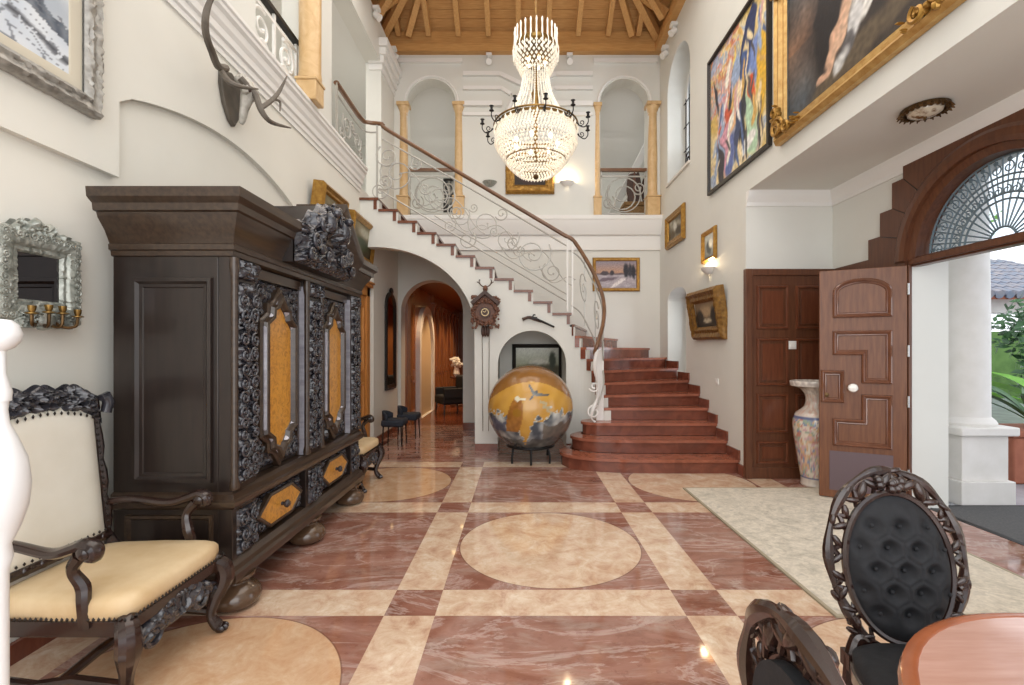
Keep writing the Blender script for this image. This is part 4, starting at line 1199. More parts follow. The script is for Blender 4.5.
ant([([(226,68,-2.13),(218,66,-2.10),(212,52,-2.06),(206,34,-2.02),(206,14,-1.98),(213,-4,-1.95),(226,-16,-1.93)], [.026,.026,.024,.022,.020,.014,.005]),
     ([(221,71,-2.11),(230,82,-2.00),(243,87,-1.95),(258,89,-1.92)], [.02,.02,.015,.005])])
ant([([(240,78,-2.12),(249,88,-2.08),(256,96,-2.04),(261,110,-2.0),(271,122,-1.97),(291,128,-1.94)], [.026,.026,.026,.024,.018,.005]),
     ([(261,108,-2.0),(272,100,-1.98),(280,90,-1.96),(287,76,-1.94)], [.020,.018,.014,.004]),
     ([(274,99,-1.98),(280,102,-1.97),(280,111,-1.96)], [.012,.010,.004])])

# ---------------------------------------------------------------- paintings on the left wall
def winter(s, t):
    n1 = noise.noise(Vector((s*5,t*5,1))); n2 = noise.noise(Vector((s*22,t*10,5)))
    slope = .62-.62*(s-.45)
    if t > slope: c = mix3((172,180,190), (206,210,212), .5+n1)
    else: c = mix3((226,229,232), (196,204,214), .5+n1)
    d = t-slope-.05*noise.noise(Vector((s*16,0,2)))
    if -.03 < d < .10+.05*noise.noise(Vector((s*30,0,4))): c = mix3((66,74,88), (120,128,138), .5+n2)
    f = t-(.40-.5*(s-.4))+.04*noise.noise(Vector((s*8,t*8,3)))
    if abs(f) < .05 and n2 > -.1: c = mix3((70,72,78), c, abs(f)/.06)
    if t < .45 and abs(noise.noise(Vector((s*7+t*9, t*6, 8)))) < .035: c = mix3(c, (110,114,122), .8)
    return c
picture('snowy landscape in a broad silvered frame at the top left', 1.18, .86, (-2.245, 1.895, 3.05), pi/2, [(0,.0),(0,.03),(.02,.055),(.045,.04),(.07,.05),(.095,.03)], winter, M['silver'], res=110, liner=.06, orn=.015, seed=2, osc=24)
def dusk(s, t): return mix3((60,52,40), (140,128,96), t+.2*noise.noise(Vector((s*5,t*5,2))))
p1 = picture('gilt-framed painting above the middle of the wardrobe on the left wall', .72, .56, (-2.14, 5.33, 2.93), pi/2, [(0,-.08),(0,.03),(.03,.055),(.06,.03),(.085,.035),(.10,.012)], dusk, M['gold'], res=30, lean=R(7))
bl = blob_paint(dusk, [(.5,.35,.4,.2,0,(60,70,48),.6),(.6,.75,.3,.15,0,(170,168,150),.7)], 4)
p2 = picture('gilt-framed painting above the far end of the wardrobe, next to the staircase', .92, .56, (-2.14, 6.36, 2.90), pi/2, [(0,-.08),(0,.03),(.03,.05),(.06,.03),(.08,.012)], bl, M['gold'], res=30, lean=R(7))

# ---------------------------------------------------------------- oak door beyond the wardrobe
d1 = MB()
dy0, dy1, dzt = 5.75, 6.9, 2.32
d1.box(LX-.0, LX+.05, dy0, dy0+.13, 0, dzt); d1.box(LX, LX+.05, dy1-.13, dy1, 0, dzt); d1.box(LX, LX+.05, dy0, dy1, dzt-.13, dzt)
d1.box(LX, LX+.09, dy0-.03, dy1+.03, dzt, dzt+.05); d1.box(LX, LX+.11, dy0-.05, dy1+.05, dzt+.05, dzt+.08)
do = struct('door_1', d1, M['oak_z'], bevel=.006)
m = MB(); m.box(LX, LX+.02, dy0+.13, dy1-.13, 0.005, dzt-.13); m.obj('door_leaf', M['oak_z'], do, world=False)
m = MB()
for z0, z1 in ((.2,.95),(1.1,2.05)):
    for a in (dy0+.19, (dy0+dy1)/2+.03): m.polyframe(rect(a, a+.33, z0, z1), [(0,0),(.01,.014),(.025,.014),(.035,0)], YZ(LX+.02))
m.obj('panel_moulding', M['oak_z'], do, world=False)

# ---------------------------------------------------------------- tall narrow mirror and two dark stools by the corridor
t = thing('tall_mirror', 'tall narrow arched mirror in a black carved frame beside the corridor arch', 'mirror', (-2.18, 7.86, 1.55))
oa = [(7.56,.76),(8.16,.76)]+[(7.86+.30*cos(pi*i/12), 2.12+.26*sin(pi*i/12)) for i in range(13)]
b = MB(); b.polyframe(oa, [(0,0),(0,.03),(.03,.045),(.07,.03),(.085,.01)], YZ(-2.18)); b.ball((-2.15,7.86,2.40), (.03,.09,.06), 10, 6); b.obj('frame', M['blackwood'], t)
b = MB(); b.plate(inset(oa, .07), [], YZ(-2.178), 0, .012); b.obj('mirror_glass', M['mirror'], t, sharp=None)
def stool(label, x, y, rot, sc):
    s = thing('upholstered_stool', label, 'stool', (x, y, 0), rot, 'dark stools by the corridor')
    s.scale = (sc, sc, sc)
    b = MB(); b.box(-.20, .20, -.19, .19, .34, .46); b.obj('seat', M['navy_fabric'], s, world=False, bevel=.04, seg=3)
    b = MB(); b.grid(lambda a, t: (.20*sin((a-.5)*2.4)*1.05, .02+.19*cos((a-.5)*2.4)-.0, .44+.16*t-(.06*abs(2*a-1)**2)*t), 14, 3)
    b2 = b.obj('backrest', M['navy_fabric'], s, world=False); so = b2.modifiers.new('thick', 'SOLIDIFY'); so.thickness = .035
    for i in (-1, 1):
        for j in (-1, 1):
            l = MB(); l.tube([(i*.16, j*.15, .35), (i*.175, j*.165, 0)], [.014, .009], 7); l.obj('leg', M['iron_d'], s, world=False)
stool('dark blue upholstered stool on thin black legs, the nearer one left of the corridor', -1.86, 6.98, R(90), .86)
stool('dark blue upholstered stool tucked behind another by the corridor arch', -1.80, 7.62, R(90), .86)
# distant armchair and flowers in the corridor
t = thing('corridor_armchair', 'black leather armchair far down the corridor', 'armchair', (-1.55, 10.6, 0), R(-60))
b = MB(); b.box(-.3, .3, -.3, .3, .22, .42); b.obj('seat', M['black_fabric'], t, world=False, bevel=.05, seg=3)
b = MB(); b.box(-.3, .3, .22, .34, .36, .85); b.obj('backrest', M['black_fabric'], t, world=False, bevel=.05, seg=3)
for s in (-1, 1):
    b = MB(); b.box(s*.3, s*.22, -.28, .28, .3, .58); b.obj('arm', M['black_fabric'], t, world=False, bevel=.03, seg=3)
    for q in (-1, 1):
        l = MB(); l.tube([(s*.25, q*.25, .23), (s*.27, q*.27, 0)], [.02,.015], 7); l.obj('leg', M['blackwood'], t, world=False)
t = thing('flower_stand', 'white flowers in a vase on a dark stand down the corridor', 'flowers', (-1.62, 12.0, 0))
b = MB(); b.lathe([(.16,0),(.16,.03),(.03,.06),(.03,.68),(.17,.72),(.17,.75)], 16); b.obj('stand', M['mahogany_d'], t, world=False)
b = MB(); b.lathe([(.05,.75),(.09,.82),(.07,.92),(.05,.98),(.06,1.0)], 16); b.obj('vase', M['porcelain'], t, world=False)
b = MB()
for i in range(46):
    a, r_, z = rng.uniform(0, 6.28), rng.uniform(.0, .17), rng.uniform(1.0, 1.22); b.ball((r_*cos(a), r_*sin(a), z), .04, 6, 4)
b.obj('bouquet', M['flower'], t, world=False)
# ================================================================ pictures on the right and back walls
GP = [(0,.0),(0,.02),(.02,.045),(.045,.05),(.07,.03),(.09,.035),(.10,.012)]
def sunset(s, t):
    c = mix3((196,150,120), (150,140,150), (t-.5)*2.2) if t > .5 else mix3((196,190,196), (150,140,150), .5+.5*noise.noise(Vector((s*7,t*14,2))))
    return c
sun_f = blob_paint(sunset, [(.5,.52,.6,.03,0,(110,96,100),.5),(.22,.55,.10,.08,0,(80,72,78),.4),(.40,.56,.05,.09,0,(62,58,66),.4),(.74,.62,.06,.27,0,(52,52,60),.5),(.84,.64,.05,.24,0,(58,58,66),.5),(.93,.60,.05,.26,0,(50,50,58),.5),(.28,.32,.25,.05,.2,(112,100,112),.6),(.55,.2,.06,.25,-.8,(226,220,220),.6)], 3, grain=.1)
picture('gilt-framed winter sunset landscape on the back wall beside the staircase', .84, .60, (1.716, BY-.005, 2.765), 0, [(0,.0),(0,.02),(.015,.035),(.05,.03),(.06,.01)], sun_f, M['gold'], res=60)
port = blob_paint(lambda s, t: mix3((44,34,28), (74,58,44), t), [(.5,.55,.14,.2,0,(170,130,100),.5),(.5,.25,.3,.22,0,(60,40,36),.5),(.5,.72,.15,.08,0,(40,30,26),.5)], 5)
picture('dark painting in a wide gilt frame on the back wall behind the chandelier', .87, .80, (.177, BY-.005, 4.60), 0, [(0,.0),(0,.03),(.03,.06),(.07,.04),(.12,.05),(.16,.02)], port, M['gold'], res=40, orn=.012, osc=30)
nt_ = blob_paint(lambda s, t: mix3((150,152,124), (232,236,228), (t-.35)*1.6), [(.55,.5,.22,.16,0,(206,204,190),.6),(.3,.25,.35,.2,.2,(58,64,46),.6),(.75,.3,.3,.18,0,(84,80,58),.6),(.85,.6,.08,.25,0,(64,70,54),.5)], 8)
picture('dark-framed landscape painting inside the round niche behind the globe', .80, .62, (.275, 7.495, 1.20), 0, [(0,.0),(0,.03),(.02,.04),(.05,.02),(.06,.01)], nt_, M['blackwood'], res=40)
def castle(s, t): return mix3((72,62,46), (196,190,172), .35+.65*noise.noise(Vector((s*4,t*4,4)))+.3*t)
f1 = blob_paint(castle, [(.45,.55,.12,.35,.2,(212,210,198),.6),(.75,.3,.3,.2,0,(70,60,44),.5),(.2,.25,.25,.2,0,(92,78,54),.5)], 2)
picture('gilt-framed mountain painting high in the far corner of the right wall', .86, .54, (RX-.005, 7.51, 3.37), -pi/2, [(0,-.0),(0,.03),(.03,.06),(.07,.03),(.10,.04),(.115,.012)], f1, M['gold'], res=30)
f2 = blob_paint(lambda s, t: mix3((84,90,96), (206,210,206), t), [(.4,.4,.2,.3,.5,(64,70,74),.5),(.6,.6,.2,.2,0,(224,224,216),.6)], 6)
picture('small upright gilt-framed painting above the lit wall lamp of the right wall', .44, .42, (RX-.005, 6.166, 2.785), -pi/2, [(0,.0),(0,.025),(.02,.045),(.05,.025),(.06,.01)], f2, M['gold'], res=26)
f3 = blob_paint(lambda s, t: mix3((40,34,28), (150,126,96), t*1.1), [(.5,.62,.3,.22,0,(176,150,116),.7),(.5,.25,.25,.08,0,(196,186,160),.5),(.2,.4,.15,.3,0,(48,40,32),.5),(.85,.4,.15,.35,0,(44,36,28),.5)], 9)
picture('dark landscape in a heavy gilt frame leaning out from the right wall below the lamp', 1.02, .66, (RX-.05, 6.17, 1.88), -pi/2, [(0,-.05),(0,.03),(.04,.07),(.09,.04),(.13,.05),(.17,.02)], f3, M['gold_d'], res=34, orn=.01, lean=R(9), tilt=R(1))
def abstract_bg(s, t):
    n = noise.noise(Vector((s*5,t*7,3))); m = noise.noise(Vector((s*9+3,t*11,7)))
    c = mix3((206,176,104), (226,214,184), .5+1.3*n)
    if t > .55 and s < .55:
        k = noise.cell(Vector((s*16+t*4+1.5*noise.noise(Vector((s*20,t*20,1))), t*26+1.5*noise.noise(Vector((s*20,t*20,6))), 2)))
        pal = [(204,110,92),(218,168,170),(214,150,70),(170,142,186),(226,204,150),(196,84,78),(150,160,190)]
        c = mix3(c, pal[int(abs(k)*6.99) % 7], .55)
    if n > .3: c = mix3(c, (150,170,204), .7)
    if m < -.42: c = mix3(c, (206,186,196), .6)
    return c
rs_ = random.Random(12)
strokes = [(rs_.uniform(.1,.95), rs_.uniform(.05,.95), rs_.uniform(.012,.03), rs_.uniform(.05,.16), rs_.uniform(-.7,.7), rs_.choice([(52,54,64),(84,104,148),(232,228,216),(226,208,168),(206,164,160),(206,166,96),(150,168,198),(236,232,224),(90,84,86)]), .35) for _ in range(58)]
ab = blob_paint(abstract_bg, [(.30,.30,.10,.30,.15,(206,150,168),.3),(.30,.42,.13,.05,.3,(196,88,60),.3),(.52,.40,.14,.06,.2,(222,176,130),.4),(.62,.66,.14,.10,.2,(58,84,140),.25),(.74,.84,.05,.16,-.2,(46,58,96),.25),(.66,.86,.16,.03,.9,(46,58,96),.2),
   (.45,.62,.03,.18,-.5,(44,46,58),.2),(.58,.30,.06,.26,.1,(40,44,54),.2),(.52,.30,.05,.22,-.25,(62,72,104),.25),(.86,.62,.14,.16,.3,(118,140,196),.35),(.74,.26,.08,.24,.12,(176,206,176),.25),(.88,.24,.05,.22,-.1,(44,44,52),.2),(.76,.45,.06,.10,.4,(206,84,48),.25),
   (.68,.12,.12,.04,.2,(226,226,222),.3),(.40,.16,.05,.18,-.3,(96,112,168),.3),(.22,.16,.06,.2,.2,(58,56,66),.25),(.9,.5,.06,.36,0,(216,172,60),.3),(.5,.78,.05,.10,.2,(228,206,120),.3),(.35,.75,.05,.1,-.4,(230,226,214),.3),(.55,.52,.07,.08,0,(232,216,196),.3)]+strokes, 11, wob=.05, wsc=8, grain=.1)
picture('tall colourful abstract painting in a thin dark frame high on the right wall', 1.52, 1.74, (RX-.005, 5.41, 4.305), -pi/2, [(0,.0),(0,.04),(.035,.042),(.045,.015)], ab, M['blackwood'], res=110)
def myth_bg(s, t):
    c = mix3((74,62,50), (46,42,42), t*2)
    if s < .3: c = mix3(c, mix3((92,106,118), (206,150,112), (t-.1)*2.2 if t < .42 else 1.3-(t-.3)*2.5), max(0, min(1, (.3-s)*7))*.8)
    n = noise.noise(Vector((s*5,t*4,1)))
    return mix3(c, (30,26,28), .35+.5*n)
my = blob_paint(myth_bg, [(.36,.46,.10,.34,-.15,(26,24,28),.3),(.60,.10,.55,.06,.25,(88,76,60),.6),
   (.40,.26,.035,.20,-.42,(196,158,132),.35),(.45,.30,.032,.17,-.5,(206,170,144),.35),(.31,.10,.05,.022,.5,(200,160,134),.35),(.55,.50,.055,.17,-.5,(204,166,138),.4),
   (.60,.42,.10,.06,.5,(186,180,172),.4),(.58,.36,.12,.045,.8,(206,202,196),.4),(.52,.24,.05,.10,-.3,(198,198,198),.35),(.47,.17,.05,.08,-.4,(92,90,92),.35),(.62,.30,.035,.09,-.6,(214,212,208),.35),(.42,.10,.05,.06,-.5,(188,188,186),.4),
   (.66,.62,.10,.12,.3,(206,172,146),.5),(.68,.80,.06,.07,0,(196,158,130),.5),(.80,.34,.08,.035,.4,(120,104,84),.5)], 21, wob=.04, wsc=10, grain=.12)
picture('huge dark figure painting in an ornate gilt frame above the entrance alcove', 1.93, 1.72, (RX-.005, 3.535, 4.22), -pi/2, [(0,.0),(0,.05),(.03,.085),(.06,.065),(.085,.07),(.105,.04),(.13,.045),(.145,.02)], my, M['gold_p'], res=110)
# gilt corner ornaments belong to that frame
fr_obj = [o for o in bpy.data.objects if o.name.startswith('frame') and o.parent and o.parent.get('label', '').startswith('huge dark')][0]
for cx in (-1, 1):
    for cz in (-1, 1):
        b = MB()
        for k in range(26):
            a = rng.uniform(0, 1); sd = rng.choice((0, 1)); L = a*.34
            x = cx*(.965-.08-(L if sd else rng.uniform(-.045,.045))); z = cz*(.86-.08-(rng.uniform(-.045,.045) if sd else L))
            b.ball((x, -.085, z), (.03*(1.2-a), .03, .03*(1.2-a)), 7, 5)
        for p in (spiral(cx*.86, cz*.74, .10, .02, 1.4, 0), spiral(cx*.70, cz*.78, .06, .01, 1.3, 2), spiral(cx*.91, cz*.58, .06, .01, 1.3, 4)):
            b.tube([(q[0], -.10, q[1]) for q in p], .017, 6)
        b.obj('corner_ornament', M['gold'], fr_obj.parent, world=False)

# ---------------------------------------------------------------- uplight wall lamps
def uplight(label, loc, rz, power, pal):
    t = thing('wall_lamp', label, 'wall lamp', loc, rz)
    b = MB()
    rings = []
    for r_, z in ((.03,-.07),(.07,-.05),(.11,-.01),(.13,.02),(.125,.02),(.10,-.005),(.04,-.04)):
        rings.append([(r_*cos(pi+pi*i/12), r_*.9*sin(pi+pi*i/12)-.0, z) for i in range(13)])
    b.loops(rings, cap=False); b.obj('shade', pal, t, world=False)
    b = MB(); b.ball((0,-.05,-.005), (.03,.02,.015), 8, 6); b.obj('lamp', M['bulb'] if power else M['white'], t, world=False)
    if power:
        l = bpy.data.lights.new('wall_lamp_light', 'POINT'); l.energy = power; l.color = lin((255,226,180)); l.shadow_soft_size = .04
        o = bpy.data.objects.new('wall_lamp_light', l); col.objects.link(o); o.parent = t; o.location = (0,-.07,.06)
uplight('white lit uplight wall lamp under the small painting of the right wall', (RX-.005, 6.17, 2.47), -pi/2, 7, M['white'])
uplight('white lit uplight wall lamp right of the chandelier on the back wall', (.84, BY-.005, 4.40), 0, 7, M['white'])
uplight('unlit grey uplight wall lamp left of the gilt picture on the back wall', (-.54, BY-.005, 4.40), 0, 0, M['silver_l'])

# ---------------------------------------------------------------- cuckoo clock and pistol on the stair wall
t = thing('cuckoo_clock', 'carved brown cuckoo clock with leaves, antlers and hanging chains', 'clock', (-.48, SY, 2.0))
b = MB()
b.plate([(-.61,1.80),(-.35,1.80),(-.33,2.07),(-.48,2.20),(-.63,2.07)], [], XZ(SY), 0, .13); b.obj('case', M['clock'], t, bevel=.006)
b = MB()
b.plate([(-.48,2.235),(-.28,2.07),(-.31,2.03),(-.48,2.17),(-.65,2.03),(-.68,2.07)], [], XZ(SY), 0, .19); b.obj('roof', M['clock_d'], t, bevel=.006)
b = MB()
rl = random.Random(5)
for i in range(120):
    a = rl.uniform(0, 2*pi); r_ = rl.uniform(.85, 1.12)
    cx, cz = -.48+.155*r_*cos(a), 1.94+.165*r_*sin(a)
    if i % 3 == 0: cx, cz = -.48+.19*cos(a)*rl.uniform(.8,1), 1.93+.10*sin(a)*1.6
    T_ = Matrix.Translation((cx, SY-.135-rl.uniform(0,.03), cz)) @ Matrix.Rotation(a+rl.uniform(-.9,.9), 4, 'Y')
    b.ball((0,0,0), (rl.uniform(.02,.038), .014, rl.uniform(.010,.018)), 7, 5, T_)
for s in (-1, 1):
    for k in range(16):
        b.ball((-.48+s*rl.uniform(.06,.19), SY-.13, rl.uniform(1.72,1.84)), (rl.uniform(.012,.028),.016,rl.uniform(.012,.028)), 7, 5)
        b.ball((-.48+s*rl.uniform(.09,.20), SY-.15, rl.uniform(2.07,2.16)), (rl.uniform(.015,.03),.016,rl.uniform(.012,.022)), 7, 5)
b.obj('carved_leaves', M['clock'], t)
b = MB(); b.tube([(-.48, SY-.10, 1.93), (-.48, SY-.165, 1.93)], .075, 20); b.obj('dial', M['clock_d'], t)
b = MB(); b.tube([(-.48+.048*cos(2*pi*i/20), SY-.168, 1.93+.048*sin(2*pi*i/20)) for i in range(20)], .006, 6, closed=True); b.obj('numeral_ring', M['ivory'], t)
for (dx, dz) in ((.02, .03), (-.028, .012)):
    b = MB(); b.tube([(-.48, SY-.172, 1.93), (-.48+dx, SY-.172, 1.93+dz)], .004, 5); b.obj('hand', M['ivory'], t)
b = MB(); b.ball((-.48, SY-.10, 2.26), (.035,.035,.05), 10, 7); b.ball((-.48, SY-.13, 2.245), (.018,.03,.02), 8, 5)
b.obj('stag_head', M['clock'], t)
for s in (-1, 1):
    b = MB(); b.tube(smooth_pts([(-.48+s*.02,SY-.09,2.29),(-.48+s*.06,SY-.09,2.31),(-.48+s*.085,SY-.09,2.36),(-.48+s*.075,SY-.09,2.39)], 4), .008, 6)
    b.tube([(-.48+s*.07,SY-.09,2.325),(-.48+s*.115,SY-.09,2.36)], .006, 5); b.obj('antler', M['clock_d'], t)
for dx in (-.035, .0, .035):
    b = MB(); b.lathe([(.008,.0),(.022,.03),(.026,.08),(.018,.14),(.006,.16)], 10, c=(-.48+dx, SY-.07, 1.60)); w = b.obj('cone_weight', M['clock_d'], t)
for dx in (-.05, .05):
    b = MB(); b.tube([(-.48+dx, SY-.03, 1.78), (-.48+dx*.8, SY-.03, .28)], .004, 5); b.obj('chain', M['brass_d'], t)
t = thing('antique_pistol', 'old flintlock pistol mounted slanting above the round niche', 'pistol', (.26, SY-.03, 1.83))
b = MB(); b.tube([(.20, SY-.035, 1.86), (.48, SY-.035, 1.735)], [.018,.013], 8); b.obj('barrel', M['iron_d'], t)
b = MB(); b.tube(smooth_pts([(.30,SY-.03,1.805),(.20,SY-.03,1.85),(.13,SY-.03,1.87),(.07,SY-.03,1.855),(.035,SY-.03,1.84)], 4), lerp_list([.012,.024,.022,.020,.026], 17), 8); b.obj('stock', M['clock_d'], t)
b = MB(); b.tube(smooth_pts([(.18,SY-.055,1.875),(.19,SY-.055,1.905),(.215,SY-.055,1.90)], 3), .009, 6); b.box(.16,.24,SY-.06,SY-.05,1.845,1.875); b.obj('lock', M['iron_d'], t)

# ---------------------------------------------------------------- painted globe in front of the niche
GR, GC = .55, Vector((.135, 6.08, .665))
t = thing('painted_globe', 'big round lacquered globe painted with a crane, clouds and golden sky', 'globe', (GC.x, GC.y, 0))
def globe_col(n):
    # n: unit normal; picture faces the hall (-Y)
    x, z = n.x, n.z
    if n.y > .75: return (120,84,40)
    band = z-(.66-.55*x*x*.9) - .10*0
    if band > 0: return mix3((150,104,50), (128,86,40), band*3+.3*noise.noise(n*6))
    c = mix3((206,160,74), (184,136,56), .5+.6*noise.noise(n*5))
    lump = .12*abs(noise.noise(n*6))*2-.06+.06*noise.noise(n*14+Vector((3,1,1)))
    edge = (-.02-.25*max(0,x+.7) if x < -.42 else -.09-1.9*(x+.42) if x < -.14 else -.60)
    if -.14 <= x: edge = -.62+.56*max(0, min(1, (x+.12)/.2))
    if x >= .08: edge = -.06-.10*sin((x)*9)*.6+.18*max(0, x-.3)
    if z < edge+lump*1.3:
        k = noise.noise(n*4.5+Vector((1,4,2)))+.45*noise.noise(n*10)
        c = mix3((74,82,90), (200,204,200), .38+.95*k)
        rim = (edge+lump*1.3-z)
        if rim < .05: c = mix3((214,212,196), c, rim/.05*.7)
        if x > .25 and z < -.26-.1*noise.noise(n*6): c = mix3((92,90,86), (124,118,108), .5+k)
        if z < -.60+.1*noise.noise(n*5): c = mix3((64,66,68), (112,114,112), .5+k)
        if -.42 < z < -.15 and x < -.5 and k < .15: c = mix3(c, (60,72,104), .55)
    # robed figure
    d = sqrt(((x+.36-.15*(z+.1))/.17)**2+((z+.12)/.46)**2)
    if d < 1 and z > -.42: c = mix3((140,92,40), (170,116,54), .5+noise.noise(n*12))
    if sqrt(((x+.30)/.05)**2+((z-.30)/.06)**2) < 1 or sqrt(((x+.20)/.09)**2+((z-.30)/.025)**2) < 1: c = (222,216,190)
    if sqrt(((x+.31)/.10)**2+((z+.0)/.09)**2) < 1: c = (150,108,38)
    # crane
    for (a0, b0, a1, b1, w) in ((.06,.40,-.04,.58,.028),(.06,.40,.36,.38,.026),(.06,.40,-.02,.30,.018),(.06,.40,.12,.46,.03),(.20,.24,.32,.20,.03),(.26,.14,.40,.10,.03),(.34,.06,.44,.0,.025)):
        px, pz = a1-a0, b1-b0; L2 = px*px+pz*pz
        q = max(0, min(1, ((x-a0)*px+(z-b0)*pz)/L2))
        if (x-a0-q*px)**2+(z-b0-q*pz)**2 < w*w: c = mix3((128,132,128), (78,80,84), q) if a0 < .1 else mix3(c, (170,164,140), .8)
    return c
b = MB(); b.c = []
def gg(s, tt):
    ph = pi*tt; th = 2*pi*s
    n = Vector((sin(ph)*cos(th), sin(ph)*sin(th), -cos(ph)))
    b.c.append(lin(globe_col(n)))
    return GC+n*GR
b.grid(gg, 220, 140, wrap=True)
b.obj('sphere', M['painted'], t, sharp=None)
b = MB(); b.tube([(GC.x+.30*cos(2*pi*i/32), GC.y+.30*sin(2*pi*i/32), .19) for i in range(32)], .016, 8, closed=True); b.obj('stand_ring', M['iron_d'], t)
for a in (-.25*pi, -.5*pi-.0, -.75*pi, .25*pi, .75*pi):
    b = MB(); b.tube(smooth_pts([(GC.x+.30*cos(a), GC.y+.30*sin(a), .19),(GC.x+.33*cos(a), GC.y+.33*sin(a), .10),(GC.x+.33*cos(a), GC.y+.33*sin(a), .0)], 3), .014, 7); b.obj('leg', M['iron_d'], t)

# ================================================================ chandelier
CX, CY = .175, 5.2
t = thing('chandelier', 'large crystal chandelier with beaded bowl, crystal strands and dark candle arms', 'chandelier', (CX, CY, 3.3))
def P(mb, n, m, par=t, **k): return mb.obj(n, m, par, world=False, **k)
b = MB(); b.tube([(0,0,1.55),(0,0,4.2)], .008, 6); P(b, 'suspension_rod', M['brass'])
# lower bowl: rings of beads following the dish
b = MB()
def bowl_r(z): return .45*(max(0, z)/.38)**.45 if z < .38 else .45*(1-.1*((z-.38)/.22)**2)
nb_ = 0
for j in range(17):
    z = .05+.53*j/16
    r_ = bowl_r(z)*(1.0); n = max(12, int(2*pi*r_/.036))
    for i in range(n):
        a = 2*pi*(i+.5*(j % 2))/n
        b.octa((r_*cos(a), r_*sin(a), z), .015, .020)
P(b, 'crystal_bowl', M['crystal'], sharp=None)
b = MB()
b.lathe([(.015,.0),(.03,.02),(.03,.04),(.012,.055)], 14); P(b, 'finial', M['brass_d'])
b = MB()
for (rr, z, k) in ((.445,.56,.014),(.46,.585,.010),(.33,.20,.006),(.42,.36,.006)):
    b.tube([(rr*cos(2*pi*i/48), rr*sin(2*pi*i/48), z) for i in range(48)], k, 6, closed=True)
P(b, 'bowl_rim', M['brass'])
b = MB()
for i in range(40):
    a = 2*pi*i/40; b.octa((.46*cos(a), .46*sin(a), .535), .014, .035)
P(b, 'rim_drops', M['crystal'], sharp=None)
# strands from the upper crown to the bowl rim
b0 = MB()
for j in range(30):
    q = j/29; r_ = .145+(.40-.145)*(q**2.2); z = 1.20-.62*q
    b0.octa((r_, 0, z), .0085, .013)
s0 = P(b0, 'crystal_strand', M['crystal_s'], sharp=None)
for i in range(1, 34):
    s = s0.copy(); col.objects.link(s); s.parent = t; s.rotation_euler = (0, 0, 2*pi*i/34)
b = MB(); b.tube([(0,0,.2),(0,0,1.56)], .022, 8); b.lathe([(.03,.7),(.06,.76),(.03,.84),(.05,.95),(.025,1.0)], 14); P(b, 'stem', M['brass'])
# upper drum of crystals
b = MB()
for j in range(8):
    z = 1.17+.035*j; r_ = .14+.085*sin(pi*min(1, (j+1)/8)*.62)
    n = 26
    for i in range(n):
        a = 2*pi*(i+.5*(j % 2))/n; b.octa((r_*cos(a), r_*sin(a), z), .017, .024)
P(b, 'upper_crystals', M['crystal'], sharp=None)
b = MB(); b.lathe([(.20,1.44),(.215,1.45),(.225,1.48),(.215,1.485),(.20,1.46)], 36); b.lathe([(.16,1.30),(.17,1.31),(.16,1.32)], 30); P(b, 'crown_ring', M['brass'])
c0 = MB(); c0.lathe([(.009,.0),(.011,.02),(.007,.10),(.011,.15),(.004,.175)], 8, c=(.235,0,1.47)); c0.tube([(.235,0,1.48),(.255,0,1.42),(.245,0,1.30)], .006, 5)
cr = P(c0, 'crown_prism', M['crystal_s'])
for i in range(1, 24):
    s = cr.copy(); col.objects.link(s); s.parent = t; s.rotation_euler = (0, 0, 2*pi*i/24)
# candle arms
a0 = MB(); a0.tube(smooth_pts([(.45,0,.57),(.49,0,.51),(.55,0,.48),(.59,0,.52),(.59,0,.57)], 5), .006, 7)
a0.tube([(p[0], 0, p[1]) for p in spiral(.52, .53, .035, .008, 1.3, 3)], .005, 6)
arm0 = P(a0, 'candle_arm', M['iron_d'])
k0 = MB(); k0.lathe([(.006,.0),(.026,.010),(.024,.016),(.009,.018),(.014,.03),(.014,.055),(.024,.06),(.012,.065)], 12, c=(.59,0,.565)); cup0 = k0.obj('candle_cup', M['iron_d'], arm0, world=False)
for i in range(12):
    ang = 2*pi*(i+.25)/12
    if i == 0: arm0.rotation_euler = (0,0,ang); continue
    s = arm0.copy(); col.objects.link(s); s.parent = t; s.rotation_euler = (0,0,ang)
    u_ = cup0.copy(); col.objects.link(u_); u_.parent = s
for i in range(7):
    a = 2*pi*i/7
    b = MB(); b.ball((.24*cos(a), .24*sin(a), .40), (.022,.022,.035), 8, 6); P(b, 'bulb', M['bulb'])
for i in range(5):
    a = 2*pi*i/5
    b = MB(); b.ball((.10*cos(a), .10*sin(a), 1.30), (.02,.02,.03), 8, 6); P(b, 'bulb', M['bulb'])
for z, e in ((.62, 6), (1.5, 4)):
    l = bpy.data.lights.new('chandelier_light', 'POINT'); l.energy = e; l.color = lin((255,232,196)); l.shadow_soft_size = .12
    o = bpy.data.objects.new('chandelier_light', l); col.objects.link(o); o.parent = t; o.location = (0,0,z)

